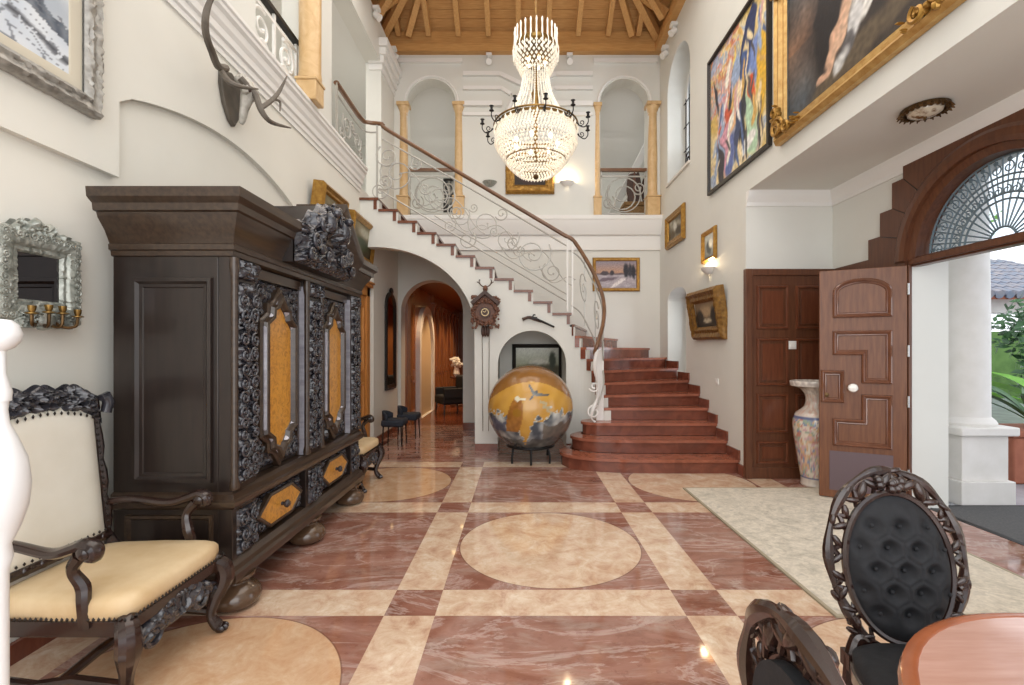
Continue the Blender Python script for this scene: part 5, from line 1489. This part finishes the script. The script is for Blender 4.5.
# ================================================================ entrance alcove
# timber panelling on the far wall
t = thing('wood_panelling', 'dark mahogany panelling with square fields beside the open front door', 'wall panelling', (2.98, AY, 0))
px0, px1, pzt = 2.49, AX, 2.30
b = MB(); b.box(px0, px1, AY-.03, AY, 0, pzt); b.obj('backing_board', M['mahogany_d'], t)
b = MB(); b.box(px0-.02, px0+.055, AY-.06, AY, 0, pzt); b.box(px0+.055, px1, AY-.055, AY-.03, pzt-.07, pzt); b.box(px0+.055, px1, AY-.05, AY-.03, 0, .12)
b.obj('stile_frame', M['mahogany_d'], t, bevel=.004)
for (x0, x1) in ((2.60,2.95),(3.03,3.40)):
    for (z0, z1) in ((1.64,2.12),(1.02,1.54),(.50,.93),(.16,.41)):
        b = MB(); b.polyframe(rect(x0, x1, z0, z1), [(0,0),(.006,.018),(.022,.020),(.032,.006)], lambda a, c, d: (a, AY-.03-d, c)); b.plate(rect(x0+.06, x1-.06, z0+.06, z1-.06), [], XZ(AY-.03, -1), 0, .010)
        b.obj('raised_panel', mat('mahogany_field', (92,50,33), .3, c2=(112,66,44), scale=4, stretch=(10,10,1), coat=.3) if 'fld' not in M else M['fld'], t)
        M['fld'] = bpy.data.materials['mahogany_field']
t = thing('switch_plate', 'small white switch plate on the mahogany panelling', 'switch', (2.99, AY-.035, 1.465))
b = MB(); b.box(2.945,3.035,AY-.043,AY-.031,1.42,1.51); b.obj('plate', M['white'], t, bevel=.004)
b = MB(); b.box(2.965,3.015,AY-.052,AY-.045,1.44,1.49); b.obj('rocker', M['porcelain'], t, bevel=.002)
t = thing('wall_socket', 'tiny white socket low on the right wall beyond the alcove corner', 'socket', (RX, 5.95, 1.0))
b = MB(); b.box(RX-.012, RX, 5.91, 5.99, .97, 1.05); b.obj('plate', M['white'], t, bevel=.003)
b = MB(); b.lathe([(.016,0),(.018,.004)], 12, T=Matrix.Translation((RX-.012,5.95,1.01)) @ Matrix.Rotation(-pi/2,4,'Y')); b.obj('socket_face', M['porcelain'], t)
# stepped timber surround of the arched doorway
t = thing('doorway_surround', 'dark mahogany stepped surround of the arched front doorway', 'door surround', (AX, DC, 0))
st = [(.71,0),(.78,0),(.78,2.0),(1.15,2.0),(1.15,2.49),(1.0,2.49),(1.0,2.71),(.855,2.71),(.855,2.945),(.73,2.945),(.73,3.09)]
outl = [(DC+a, z) for a, z in st]+[(DC-a, z) for a, z in reversed(st)]
outl += [(DC-.71, DZ)]+[(DC-.71*cos(pi*i/30), DZ+.71*sin(pi*i/30)) for i in range(1,30)]+[(DC+.71, DZ)]
b = MB(); b.plate(outl, [], YZ(AX, -1), 0, .03); b.obj('stepped_panel', M['mahogany_d'], t, sharp=None)
b = MB()
rg = []
for (r_, h_) in ((.70,.0),(.70,.05),(.74,.06),(.79,.055),(.82,.035),(.82,.0)):
    rg.append([(AX-h_, DC+r_*cos(pi*i/40), DZ+r_*sin(pi*i/40)) for i in range(41)])
for j in range(len(rg)-1):
    b.add(rg[j]+rg[j+1], [(i, i+1, 41+i+1, 41+i) for i in range(40)])
b.obj('arch_moulding', M['mahogany_edge'] if False else M['mahogany_d'], t, sharp=25)
b = MB()
for a, z0, ang in ((1.03,2.49,16),(.985,2.71,31),(1.03,2.93,45.6)):
    for s in (-1, 1):
        p = Vector((AX-.032, DC+s*.81*cos(R(ang)), DZ+.81*sin(R(ang)))); q = Vector((AX-.030, DC+s*a*cos(R(ang)), DZ+a*sin(R(ang))))
        b.tube([p, q], .004, 5)
b.obj('joint', M['blackwood'], t)
b = MB(); b.box(AX+.02, AX+.11, DC-.71, DC+.71, 2.15, 2.23); b.box(AX-.01, AX+.03, DC-.71, DC+.71, 2.165, 2.215)
b.obj('transom_bar', M['mahogany_d'], t, bevel=.005)
b = MB()
for s in (-1, 1): b.box(AX-.01, AX+.02, DC+s*.73, DC+s*.69, 0, 2.2)
b.box(AX-.025, AX, DC+1.14, AY-.06, 0, 2.30)
b.obj('jamb', M['mahogany_d'], t, bevel=.004)
# fan light
t = thing('fanlight', 'semicircular fanlight with grey radiating iron grille over the front door', 'fanlight', (AX+.1, DC, DZ))
gx = AX+.115
arcY = lambda r_, n=40: [(gx, DC+r_*cos(pi*i/n), 2.23+(DZ-2.23)+r_*sin(pi*i/n)+.02) for i in range(n+1)]
b = MB(); b.plate([(DC+.66*cos(pi*i/40), DZ+.66*sin(pi*i/40)) for i in range(41)], [], YZ(gx+.03), 0, .008); b.obj('pane', M['glass'], t, sharp=None)
b = MB()
for r_ in (.10,.30,.345,.43,.475,.62): b.tube(arcY(r_), .008, 6)
for i in range(1, 18):
    a = pi*i/18; b.tube([(gx, DC+.10*cos(a), DZ+.02+.10*sin(a)), (gx, DC+.63*cos(a), DZ+.02+.63*sin(a))], .006, 5)
for i in range(18):
    a = pi*(i+.5)/18; b.tube([(gx, DC+.345*cos(a), DZ+.02+.345*sin(a)), (gx, DC+.62*cos(a), DZ+.02+.62*sin(a))], .0045, 5)
b.obj('grille', M['iron_b'], t)
b = MB()
for i in range(18):
    a = pi*(i+.5)/18
    for r_, s_ in ((.37,.035),(.53,.045)):
        c_ = (DC+r_*cos(a), DZ+.02+r_*sin(a))
        b.tube([(gx-.004, c_[0]+p[0], c_[1]+p[1]) for p in spiral(0,0,s_,.01,1.2,a,14)], .005, 5)
    b.ball((gx, DC+.585*cos(a), DZ+.02+.585*sin(a)), (.008,.018,.018), 6, 5)
b.obj('grille_scrolls', M['iron_b'], t)
b = MB()
rr = [[(gx-.05+h_, DC+r_*cos(pi*i/40), DZ+r_*sin(pi*i/40)) for i in range(41)] for r_, h_ in ((.705,-.08),(.645,-.06),(.645,.09),(.705,.09))]
for j in range(3): b.add(rr[j]+rr[j+1], [(i, i+1, 41+i+1, 41+i) for i in range(40)])
b.obj('arched_frame', M['mahogany_d'], t)
# open door leaf
dl = thing('front_door', 'open carved mahogany front door leaf with white knob and moulded panels', 'door', (AX-.02, 4.175, 0), R(-28.5))
def D(mb, n, m, par=dl, **k): return mb.obj(n, m, par, world=False, **k)
LW = .66
b = MB(); b.box(-LW, 0, 0, .055, .02, 2.16); D(b, 'leaf', M['mahogany'], bevel=.003)
sx = lambda s: -LW+LW*s
zz = lambda y: 2.16*(1-(y-33)/632.)
def px_(pts): return [(sx((x-107)/253.), zz(y)) for x, y in pts]
mo = [(0,.0),(.005,.024),(.015,.034),(.030,.022),(.036,.010),(.044,.012),(.05,.0)]
arcpanel = [(147,165),(320,165),(320,96)]+[(233+87*cos(pi*i/12), 96-38*sin(pi*i/12)) for i in range(1,12)]+[(147,96)]
for pts in (arcpanel, [(147,267),(232,267),(232,343),(320,343),(320,200),(147,200)], [(111,398),(183,398),(183,308),(111,308)], [(147,516),(320,516),(320,372),(232,372),(232,440),(147,440)]):
    q = px_(pts)
    b = MB(); b.polyframe(q, mo, lambda a, c, d: (a, -d, c)); D(b, 'panel_moulding', M['mahogany_edge'], sharp=25)
b = MB(); b.box(sx(.12), sx(.85), -.004, 0, .09, .46); D(b, 'kick_plate', mat('dull_kick_plate', (104,88,92), .35, metal=.3), bevel=.002)
b = MB(); b.lathe([(.012,0),(.012,.03),(.034,.04),(.040,.055),(.032,.072),(.0,.078)], 18, T=Matrix.Translation((sx(.39),0,1.06)) @ Matrix.Rotation(pi/2,4,'X')); D(b, 'knob', M['porcelain'])
b = MB(); b.lathe([(.022,0),(.022,.012),(.010,.016)], 14, T=Matrix.Translation((sx(.085),0,.985)) @ Matrix.Rotation(pi/2,4,'X')); D(b, 'lock', M['brass_d'])
for z in (.3, .95, 1.4, 1.95):
    b = MB(); b.tube([(.006,-.008,z-.05),(.006,-.008,z+.05)], .010, 8); D(b, 'hinge', M['chrome'])
# ceiling lamp
t = thing('ceiling_lamp', 'round brass sunburst ceiling lamp with pale glass in the alcove soffit', 'ceiling lamp', (2.93, 3.40, AZ))
t.scale = (.72,.72,.8)
b = MB(); b.lathe([(.20,-.005),(.205,-.03),(.19,-.045),(.165,-.04),(.155,-.01)], 32)
for i in range(22):
    a = 2*pi*i/22; b.tube([(.195*cos(a),.195*sin(a),-.03),(.225*cos(a),.225*sin(a),-.055)], [.016,.004], 6)
    b.ball((.18*cos(a),.18*sin(a),-.045), (.018,.018,.012), 6, 5)
b.obj('rim', M['brass_d'], t, world=False)
b = MB(); b.lathe([(.158,-.012),(.14,-.05),(.09,-.075),(.02,-.085),(.0,-.085)], 28); b.obj('glass_bowl', mat('marbled_glass', (206,196,176), .15, c2=(120,90,60), scale=12, detail=3, coat=.5, lo=.45, hi=.6), t, world=False)
b = MB(); b.ball((0,0,-.09), .018, 8, 6); b.obj('finial', M['brass_d'], t, world=False)
# porcelain floor vase
t = thing('floor_vase', 'tall painted porcelain floor vase standing behind the open front door', 'vase', (3.07, 4.88, 0))
vp = [(.13,0),(.14,.02),(.135,.06),(.15,.16),(.18,.36),(.205,.54),(.212,.66),(.185,.75),(.13,.80),(.10,.84),(.092,.90),(.105,.96),(.15,1.01),(.225,1.035),(.235,1.045),(.238,1.085),(.225,1.09),(.18,1.06)]
b = MB(); b.c = []
vv = smooth_pts([(r_, 0, z) for r_, z in vp], 4)
def gv(s, tt):
    q = tt*(len(vv)-1); i = min(int(q), len(vv)-2); p = vv[i]+(vv[i+1]-vv[i])*(q-i); a = 2*pi*s
    z = p.z; n = Vector((cos(a), sin(a), z*3))
    c = mix3((198,186,176), (214,204,192), .5+noise.noise(n*5))
    if z < .74:
        k = noise.cell(Vector((s*44+1.2*noise.noise(n*9), z*34+1.2*noise.noise(n*9+Vector((4,4,4))), 1))); pal = [(176,96,84),(86,112,160),(206,164,128),(190,140,150),(120,150,130),(214,202,186),(216,206,190),(196,150,100)]
        if .10 < z < .70: c = mix3(c, pal[int(abs(k)*7.99) % 8], .65)
        if abs(z-.35) < .012 or abs(z-.71) < .012 or abs(z-.10) < .01: c = (96,104,140)
    elif z > .95: c = mix3((222,216,206), (176,166,160), .5+.9*noise.noise(n*9))
    elif z > .72:
        c = mix3(c, (196,140,120), .4*(noise.noise(n*8) > .1))
    b.c.append(lin(c))
    return (p.x*cos(a), p.x*sin(a), z)
b.grid(gv, 120, 110, wrap=True); b.obj('body', M['glaze'], t, world=False, sharp=60)
b = MB(); b.lathe([(.0,.9),(.06,.9),(.06,.905)], 16); b.obj('throat_shade', M['blackwood'], t, world=False)  # black disc stands for the shade inside the vase neck

# rug and outdoor mat
def rug_material():
    m, nt, p = new_mat('faded_rug'); v = coords(nt)
    f1_ = noise_n(nt, v, 3.5, 6, .65, 2.5); f2_ = noise_n(nt, v, 26, 4, .6, 1.0)
    c = ramp(nt, f1_, [(.3, (170,163,150)), (.46, (202,193,178)), (.56, (218,208,192)), (.7, (186,179,168))])
    c = mixc(nt, .3, c, ramp(nt, f2_, [(.35, (140,134,122)), (.65, (222,214,196))]))
    nt.links.new(c, p.inputs['Base Color']); p.inputs['Roughness'].default_value = .95; p.inputs['Specular IOR Level'].default_value = .1
    bump_n(nt, p, noise_n(nt, v, 180, 2), .3, .004)
    return m
t = thing('rug', 'large faded cream and grey rug between the hall and the front door', 'rug', (2.37, 3.6, 0))
b = MB(); b.box(1.665, 3.08, 2.47, 4.77, .001, .012); b.obj('pile', rug_material(), t, bevel=.004)
b = MB()
b.polyframe(rect(1.655, 3.09, 2.46, 4.78), [(0,.0015),(0,.013),(.018,.015),(.022,.012)], XY(0)); b.obj('binding', mat('rug_binding', (158,148,128), .95), t)
t = thing('doormat', 'dark grey doormat outside the open front door', 'doormat', (4.25, 3.7, -.02))
b = MB(); b.box(3.66, 4.9, 3.1, 4.26, -.019, .0); b.obj('pile', M['mat_grey'], t, bevel=.003)
b = MB(); b.polyframe(rect(3.64, 4.92, 3.08, 4.28), [(0,.001),(0,.016),(.03,.024),(.04,.02)], XY(-.02)); b.obj('rubber_edge', M['iron_d'], t)

# ================================================================ dining set at the lower right
def oval_chair(name, label):
    c = thing(name, label, 'chair')
    P = lambda mb, n, m, par=c, **k: mb.obj(n, m, par, world=False, **k)
    zc, ax, az = .700, .155, .222
    bx, bz = .206, .285
    T = lambda x, y, z: Vector((x, .20+y+(z-.45)*.16, z))
    # tufted oval cushion
    b = MB()
    bt = [(i*.084+(.042 if j % 2 else 0), j*.066) for j in range(-3, 4) for i in range(-3, 4)]
    bt = [(x, z) for x, z in bt if (x/.142)**2+(z/.205)**2 < 1]
    def tf(s, t):
        r_ = s; a = 2*pi*t
        x, z = ax*r_*cos(a), az*r_*sin(a)
        h = .052*(1-r_**5)
        d = min(sqrt((x-p[0])**2+(z-p[1])**2) for p in bt)
        ds = sorted(sqrt((x-p[0])**2+(z-p[1])**2) for p in bt)[:2]
        h -= .034*math.exp(-(d/.024)**2)*(1-r_**6)+.014*math.exp(-((ds[1]-ds[0])/.010)**2)*math.exp(-(ds[0]/.05)**2)*(1-r_**4)
        return T(x, -.012-h, zc+z)
    b.grid(tf, 44, 120)
    for (x, z) in bt: b.ball(T(x, -.012-.028, zc+z), (.007,.005,.007), 7, 5)
    P(b, 'tufted_cushion', M['black_fabric'], sharp=80)
    b = MB(); b.plate([(ax*1.0*cos(2*pi*i/40), zc+az*1.0*sin(2*pi*i/40)) for i in range(40)], [], lambda a, z, d: T(a, d, z), -.012, .02); P(b, 'back_board', M['black_fabric'], sharp=40)
    b = MB()
    b.tube([T((ax+.006)*cos(2*pi*i/56), -.012, zc+(az+.006)*sin(2*pi*i/56)) for i in range(56)], .011, 7, closed=True)
    P(b, 'inner_rim', M['ebony_brown'])
    # outer rim: balloon outline, tapering to the seat
    ob = []
    for i in range(57):
        a = -pi*.5+.42+(2*pi-.84)*i/56
        ob.append(T(bx*cos(a)*(1-.10*max(0, -sin(a))), 0, zc+.012+bz*sin(a)))
    b = MB(); b.tube(ob, [.014+.004*sin(i*.9) for i in range(57)], 8); P(b, 'outer_rim', M['ebony_brown'])
    # pierced carving: stems, leaves and fruit between the rims
    b = MB()
    for i in range(26):
        a = -pi*.5+.62+(2*pi-1.24)*i/25
        f = 1 if i % 2 else -1
        ri = lambda q, a: ((ax+.01)*(1-q)+bx*q, (az+.01)*(1-q)+(bz+.012)*q)
        p0 = ri(0, a); p1 = ri(1, a); pm_ = ri(.5, a)
        a2 = a+f*.13
        b.tube([T(p0[0]*cos(a), 0, zc+p0[1]*sin(a)), T(pm_[0]*cos((a+a2)/2)*1.0, -.01, zc+pm_[1]*sin((a+a2)/2)), T(p1[0]*cos(a2), 0, zc+p1[1]*sin(a2))], [.006,.009,.006], 6)
        rr_ = rng.uniform(.009, .013)*(1.5 if abs(a-pi/2) < .7 else 1)
        b.ball((0,0,0), (rr_*2.1, rr_*.8, rr_*.9), 9, 6, Matrix.Translation(T(pm_[0]*cos(a), -.010, zc+pm_[1]*sin(a))) @ Matrix.Rotation(-a+f*.8, 4, 'Y'))
        if i % 2 == 0: b.ball((0,0,0), (.024,.011,.010), 9, 6, Matrix.Translation(T(p1[0]*cos(a)*1.01, -.004, zc+p1[1]*sin(a)*1.01)) @ Matrix.Rotation(-a+pi/2+.3*f, 4, 'Y'))
    for k in range(9):
        b.ball(T(rng.uniform(-.05,.05), -.02, zc+az+.035+rng.uniform(-.015,.02)), .016, 8, 6)
    P(b, 'pierced_carving', M['ebony_brown'])
    for s in (-1, 1):
        pts = smooth_pts([T(s*.105, 0, zc-.245), T(s*.135, .0, .475), (s*.155,.20,.42),(s*.16,.20,.38),(s*.165,.23,.2),(s*.175,.29,.0)], 5)
        b = MB(); b.tube(pts, lerp_list([.016,.020,.024,.022,.018,.015], len(pts)), 9); b.box(s*.155-.024, s*.155+.024, .175, .225, .38, .43); P(b, 'leg', M['ebony_brown'])
    for s in (-1, 1):
        pts = smooth_pts([(s*.19,-.20,.40),(s*.205,-.22,.33),(s*.195,-.21,.18),(s*.19,-.205,.05),(s*.20,-.225,.0)], 5)
        b = MB(); b.tube(pts, lerp_list([.024,.028,.017,.013,.018], len(pts)), 9); P(b, 'leg', M['ebony_brown'])
    b = MB()
    rings = []
    for (z, e) in ((.385,.0),(.42,.0),(.425,-.006),(.455,-.004),(.475,-.03),(.482,-.09)):
        ring = []
        for i in range(36):
            a = 2*pi*i/36; q = 4; ca, sa = cos(a), sin(a); k = (abs(ca)**q+abs(sa)**q)**(-1/q)
            w = .225-.035*(sa > 0)*sa
            ring.append(((w+e)*k*ca, (.215+e)*k*sa, z))
        rings.append(ring)
    b.loops(rings[:3]); P(b, 'seat_frame', M['ebony_brown'], sharp=40)
    b = MB(); b.loops(rings[2:]); P(b, 'seat', M['black_fabric'], sharp=60)
    return c
oc = oval_chair('oval_back_chair', 'black tufted oval-back chair with pierced carved frame, behind the round table')
oc.location = (1.205, 1.30, 0); oc.rotation_euler = (0, 0, R(-6)); oc['group'] = 'oval back chairs round the table'
o2 = copy_tree(oc); o2['label'] = 'carved oval-back chair at the bottom edge, left of the round table, seen from its back'
o2.location = (.69, .70, 0); o2.rotation_euler = (0, 0, R(91))
t = thing('round_table', 'round rosewood table with an orange-brown rim at the lower right corner', 'table', (1.215, .63, 0))
b = MB(); b.lathe([(.0,.735),(.52,.735),(.525,.7485),(.0,.7485)], 64); b.obj('tabletop', M['table_top'], t, world=False)
b = MB(); b.lathe([(.48,.69),(.52,.695),(.545,.71),(.553,.73),(.548,.745),(.535,.751),(.52,.749),(.51,.73),(.48,.70)], 64); b.obj('rim', M['table_rim'], t, world=False)
b = MB(); b.lathe([(.10,.69),(.09,.64),(.05,.58),(.07,.45),(.09,.33),(.05,.22),(.08,.17),(.08,.14)], 20); b.obj('pedestal', M['table_rim'], t, world=False)
for k in range(3):
    a = 2*pi*k/3+.4; b = MB()
    b.tube(smooth_pts([(.05*cos(a),.05*sin(a),.2),(.16*cos(a),.16*sin(a),.18),(.28*cos(a),.28*sin(a),.07),(.36*cos(a),.36*sin(a),.022)], 5), lerp_list([.035,.035,.026,.022], 16), 8); b.obj('leg', M['table_rim'], t, world=False)

# ---------------------------------------------------------------- things on the landing behind the upper arches
for i, (px, py_, s_, lb) in enumerate(((2.40, 9.9, 1.0, 'larger long carved wooden shield standing behind the right upper arch'), (2.66, 9.95, .6, 'smaller carved wooden shield beside a larger one behind the right upper arch'))):
    t = thing('wooden_shield', lb, 'shield', (px, py_, 3.79))
    b = MB(); b.lathe([(.09,0),(.09,.03),(.02,.05),(.02,.5)], 12); b.obj('stand', M['clock_d'], t, world=False)
    b = MB(); b.ball((0,0,1.0), (.16*s_,.05,.5*s_), 14, 10); b.obj('shield_face', M['clock_d'], t, world=False)
    b = MB(); b.ball((0,-.05,1.0), (.03,.02,.4*s_), 8, 8); b.obj('central_ridge', M['clock'], t, world=False)
t = thing('rattan_chest', 'low rattan chest behind the right upper arch railing', 'chest', (2.38, 9.3, 3.79))
b = MB(); b.box(-.35,.35,-.22,.22,.02,.42); b.obj('body', M['rattan'], t, world=False, bevel=.02)
b = MB(); b.box(-.37,.37,-.24,.24,.42,.50); b.obj('lid', M['rattan'], t, world=False, bevel=.02)
t = thing('landing_picture', 'dark framed picture on the wall behind the left upper arch', 'painting', (-1.33, 10.0, 4.55))
t.location = (-1.64, 11.19, 5.1)
frame_mb(.36, .80, [(0,0),(0,.03),(.03,.04),(.05,.01)]).obj('frame', M['blackwood'], t, world=False)
canvas_mb(.27, .71, 16, 30, lambda s, t_: mix3((40,40,42), (150,148,140), .5+1.2*noise.noise(Vector((s*5,t_*5,1)))), -.008).obj('canvas', M['canvas'], t, world=False)
# ================================================================ porch and garden beyond the door
t = thing('porch_column', 'round white porch column on a square pedestal outside the front door', 'column', (4.29, 4.55, -.02))
b = MB(); b.box(-.25,.25,-.25,.25,0,.22); b.obj('base_block', M['stone_w'], t, world=False, bevel=.006)
b = MB(); b.box(-.215,.215,-.215,.215,.22,.64); b.obj('pedestal', M['stone_w'], t, world=False, bevel=.004)
b = MB(); b.box(-.27,.27,-.27,.27,.64,.72); b.obj('cap_slab', M['stone_w'], t, world=False, bevel=.012)
b = MB(); b.lathe([(.235,.72),(.24,.745),(.225,.77),(.205,.79),(.195,.80),(.193,1.8),(.172,3.5),(.2,3.6)], 36); b.obj('shaft', M['stone_w'], t, world=False)
# lintel of the porch, roof slab and opposite wing with tiled roof
mb = MB(); mb.box(3.82, 5.0, -1.2, 9.5, 3.6, 3.8)
struct('ceiling_porch', mb, M['stone_w'])
t = thing('garden_pavilion', 'white garden building with blue grey tiled roof beyond the porch', 'building', (8.8, 9.0, 0))
b = MB(); b.box(7.3, 11.5, 9.2, 9.5, 2.15, 2.42); b.box(7.3, 11.5, 12.3, 12.5, 0, 2.42); b.obj('beam', M['stone_w'], t)
for x in (7.6, 8.95, 10.9):
    b = MB(); b.box(x-.14, x+.14, 9.2, 9.48, 0, 2.15); b.obj('post', M['stone_w'], t, bevel=.01)
b = MB(); b.loops([[(7.0,8.9,2.38),(11.9,8.9,2.38),(11.9,8.9,2.44),(7.0,8.9,2.44)],[(7.0,11.6,3.5),(11.9,11.6,3.5),(11.9,11.6,3.56),(7.0,11.6,3.56)]]); b.obj('roof_deck', M['terracotta'], t, sharp=None)
b = MB()
for i in range(25):
    x = 7.1+i*.195
    for j in range(9):
        y0 = 8.85+j*.30; z0 = 2.43+j*.1245
        b.tube([(x, y0, z0+.035), (x, y0+.36, z0+.035+.145)], [.085,.07], 8)
b.obj('roof_tiles', M['tile_roof'], t)
# planting
def leafy(name, label, loc, n, L, w, m, cat='plant', up=.9, group=None):
    t = thing(name, label, cat, loc, 0, group)
    for i in range(n):
        a = 2*pi*i/n+rng.uniform(-.3,.3); l = L*rng.uniform(.75,1.1); e = up*rng.uniform(.7,1.2)
        b = MB()
        def g(s, q, a=a, l=l, e=e):
            r_ = l*q*cos(e*(1-.55*q)); z = l*q*sin(e)*(1-.35*q*q)
            ww = w*sin(pi*min(.98, .08+.9*q))*(s-.5)*2
            return (r_*cos(a)-ww*sin(a), r_*sin(a)+ww*cos(a), .25+z+.10*w/.15*abs(s-.5))
        b.grid(g, 4, 10); b.obj('leaf', m, t, world=False)
    b = MB(); b.lathe([(.03,0),(.05,.25),(.02,.3)], 8); b.obj('stem', m, t, world=False)
    return t
leafy('broad_leaf_plant', 'bright green broad-leaved plant in the garden beside the porch column', (7.3, 6.1, -.02), 11, 1.3, .17, M['leaf'], up=1.2)
leafy('spiky_plant', 'dark green spiky plant in the terracotta planter outside', (5.75, 5.25, .32), 18, .85, .05, M['leaf_d'], up=1.0)
t = thing('terracotta_planter', 'terracotta planter box at the right edge beyond the porch', 'planter', (5.75, 5.2, -.02))
b = MB(); b.box(-.5,.7,-.2,.3,0,.50); b.obj('trough', M['terracotta'], t, world=False, bevel=.02)
b = MB(); b.box(-.53,.73,-.23,.33,.50,.57); b.obj('lip', M['terracotta'], t, world=False, bevel=.015)
def bush(label, c, r_, m, n=420):
    t = thing('garden_shrub', label, 'shrub', (c[0], c[1], -.02))
    b = MB(); b.tube([(0,0,0),(.05,.02,c[2]*.6),(0,0,c[2])], [.06,.05,.03], 7); b.obj('trunk', M['clock_d'], t, world=False)
    b = MB()
    for i in range(n):
        d = Vector((rng.gauss(0,1), rng.gauss(0,1), rng.gauss(0,1))).normalized()*r_*rng.uniform(.55,1)
        p = Vector((0,0,c[2]))+Vector((d.x, d.y, d.z*.9)); s = rng.uniform(.06,.13)
        a = Vector((rng.gauss(0,1), rng.gauss(0,1), rng.gauss(0,1))).normalized(); q = a.orthogonal().normalized()
        b.add([p-a*s, p+q*s*.45, p+a*s, p-q*s*.45], [(0,1,2,3)])
    o = b.obj('foliage', m, t, world=False, sharp=None)
bush('dark green climbing shrub by the garden building post', (8.6, 7.6, 1.75), .75, M['leaf_d'], 700)
bush('light green tree crown above the tiled roof', (11.2, 12.9, 4.6), 1.5, M['leaf'], 700)
bush('green hedge shrub behind the broad-leaved plant', (9.9, 8.3, .8), .9, M['leaf_d'], 600)
hd = MB(); hd.box(5.0, 16, 14.5, 15.5, -.02, 2.0)
struct('wall_garden', hd, M['green_lawn'])

# ================================================================ light
w = bpy.data.worlds.new('World'); scene.world = w; w.use_nodes = True
bg = w.node_tree.nodes['Background']; bg.inputs['Color'].default_value = (.90, .94, 1.0, 1); bg.inputs['Strength'].default_value = 1.7
def area(name, loc, rot, sx_, sy_, e, c=(255,250,242)):
    l = bpy.data.lights.new(name, 'AREA'); l.shape = 'RECTANGLE'; l.size = sx_; l.size_y = sy_; l.energy = e; l.color = lin(c)
    o = bpy.data.objects.new(name, l); col.objects.link(o); o.location = loc; o.rotation_euler = rot
    return o
area('roof_fill', (0, 3.6, 6.6), (0,0,0), 4.2, 5.5, 165)  # added overhead fill, the roof has no skylight
area('hall_fill', (0, -1.0, 2.6), (R(90),0,0), 4.2, 3.6, 85)  # added fill behind the camera, no real source there
area('gallery_fill', (-3.4, 5.5, 6.25), (0,0,0), 1.4, 8, 60)  # added fill under the gallery ceiling, no fixture
area('landing_fill', (.3, 10.0, 6.0), (0,0,0), 4.5, 1.6, 40)  # added fill to brighten the rooms behind the upper arches
area('window_daylight_high', (RX+.5, 7.43, 5.2), (0,R(90),0), 1.0, 1.8, 25, (250,252,255))
area('window_daylight_low', (RX+.5, 7.5, 1.8), (0,R(90),0), .8, 1.2, 8, (250,252,255))
for y in (9.6, 11.0, 12.4, 13.8):
    l = bpy.data.lights.new('downlight', 'SPOT'); l.energy = 90; l.color = lin((255,218,172)); l.spot_size = R(120); l.spot_blend = .6; l.shadow_soft_size = .05
    o = bpy.data.objects.new('downlight', l); col.objects.link(o); o.location = (-1.35, y, 2.68)

# ================================================================ camera
cam = bpy.data.cameras.new('camera'); cam.sensor_width = 36.0; cam.lens = 36.0*F/1024
cam.shift_x = (512-U0)/1024; cam.shift_y = (V0-342.5)/1024
cam.clip_start = .05
co = bpy.data.objects.new('camera', cam); col.objects.link(co)
co.location = (0,0,H); co.rotation_euler = (R(90),0,0)
scene.camera = co
scene.view_settings.view_transform = 'Standard'; scene.view_settings.look = 'None'
scene.view_settings.gamma = 1.0; scene.view_settings.use_curve_mapping = False
scene.view_settings.exposure = 0.17
scene.cycles.max_bounces = 8; scene.cycles.diffuse_bounces = 5; scene.cycles.glossy_bounces = 3; scene.cycles.transmission_bounces = 6
scene.cycles.use_denoising = True
scene.cycles.sample_clamp_indirect = 6.0
scene.cycles.caustics_reflective = False; scene.cycles.caustics_refractive = False
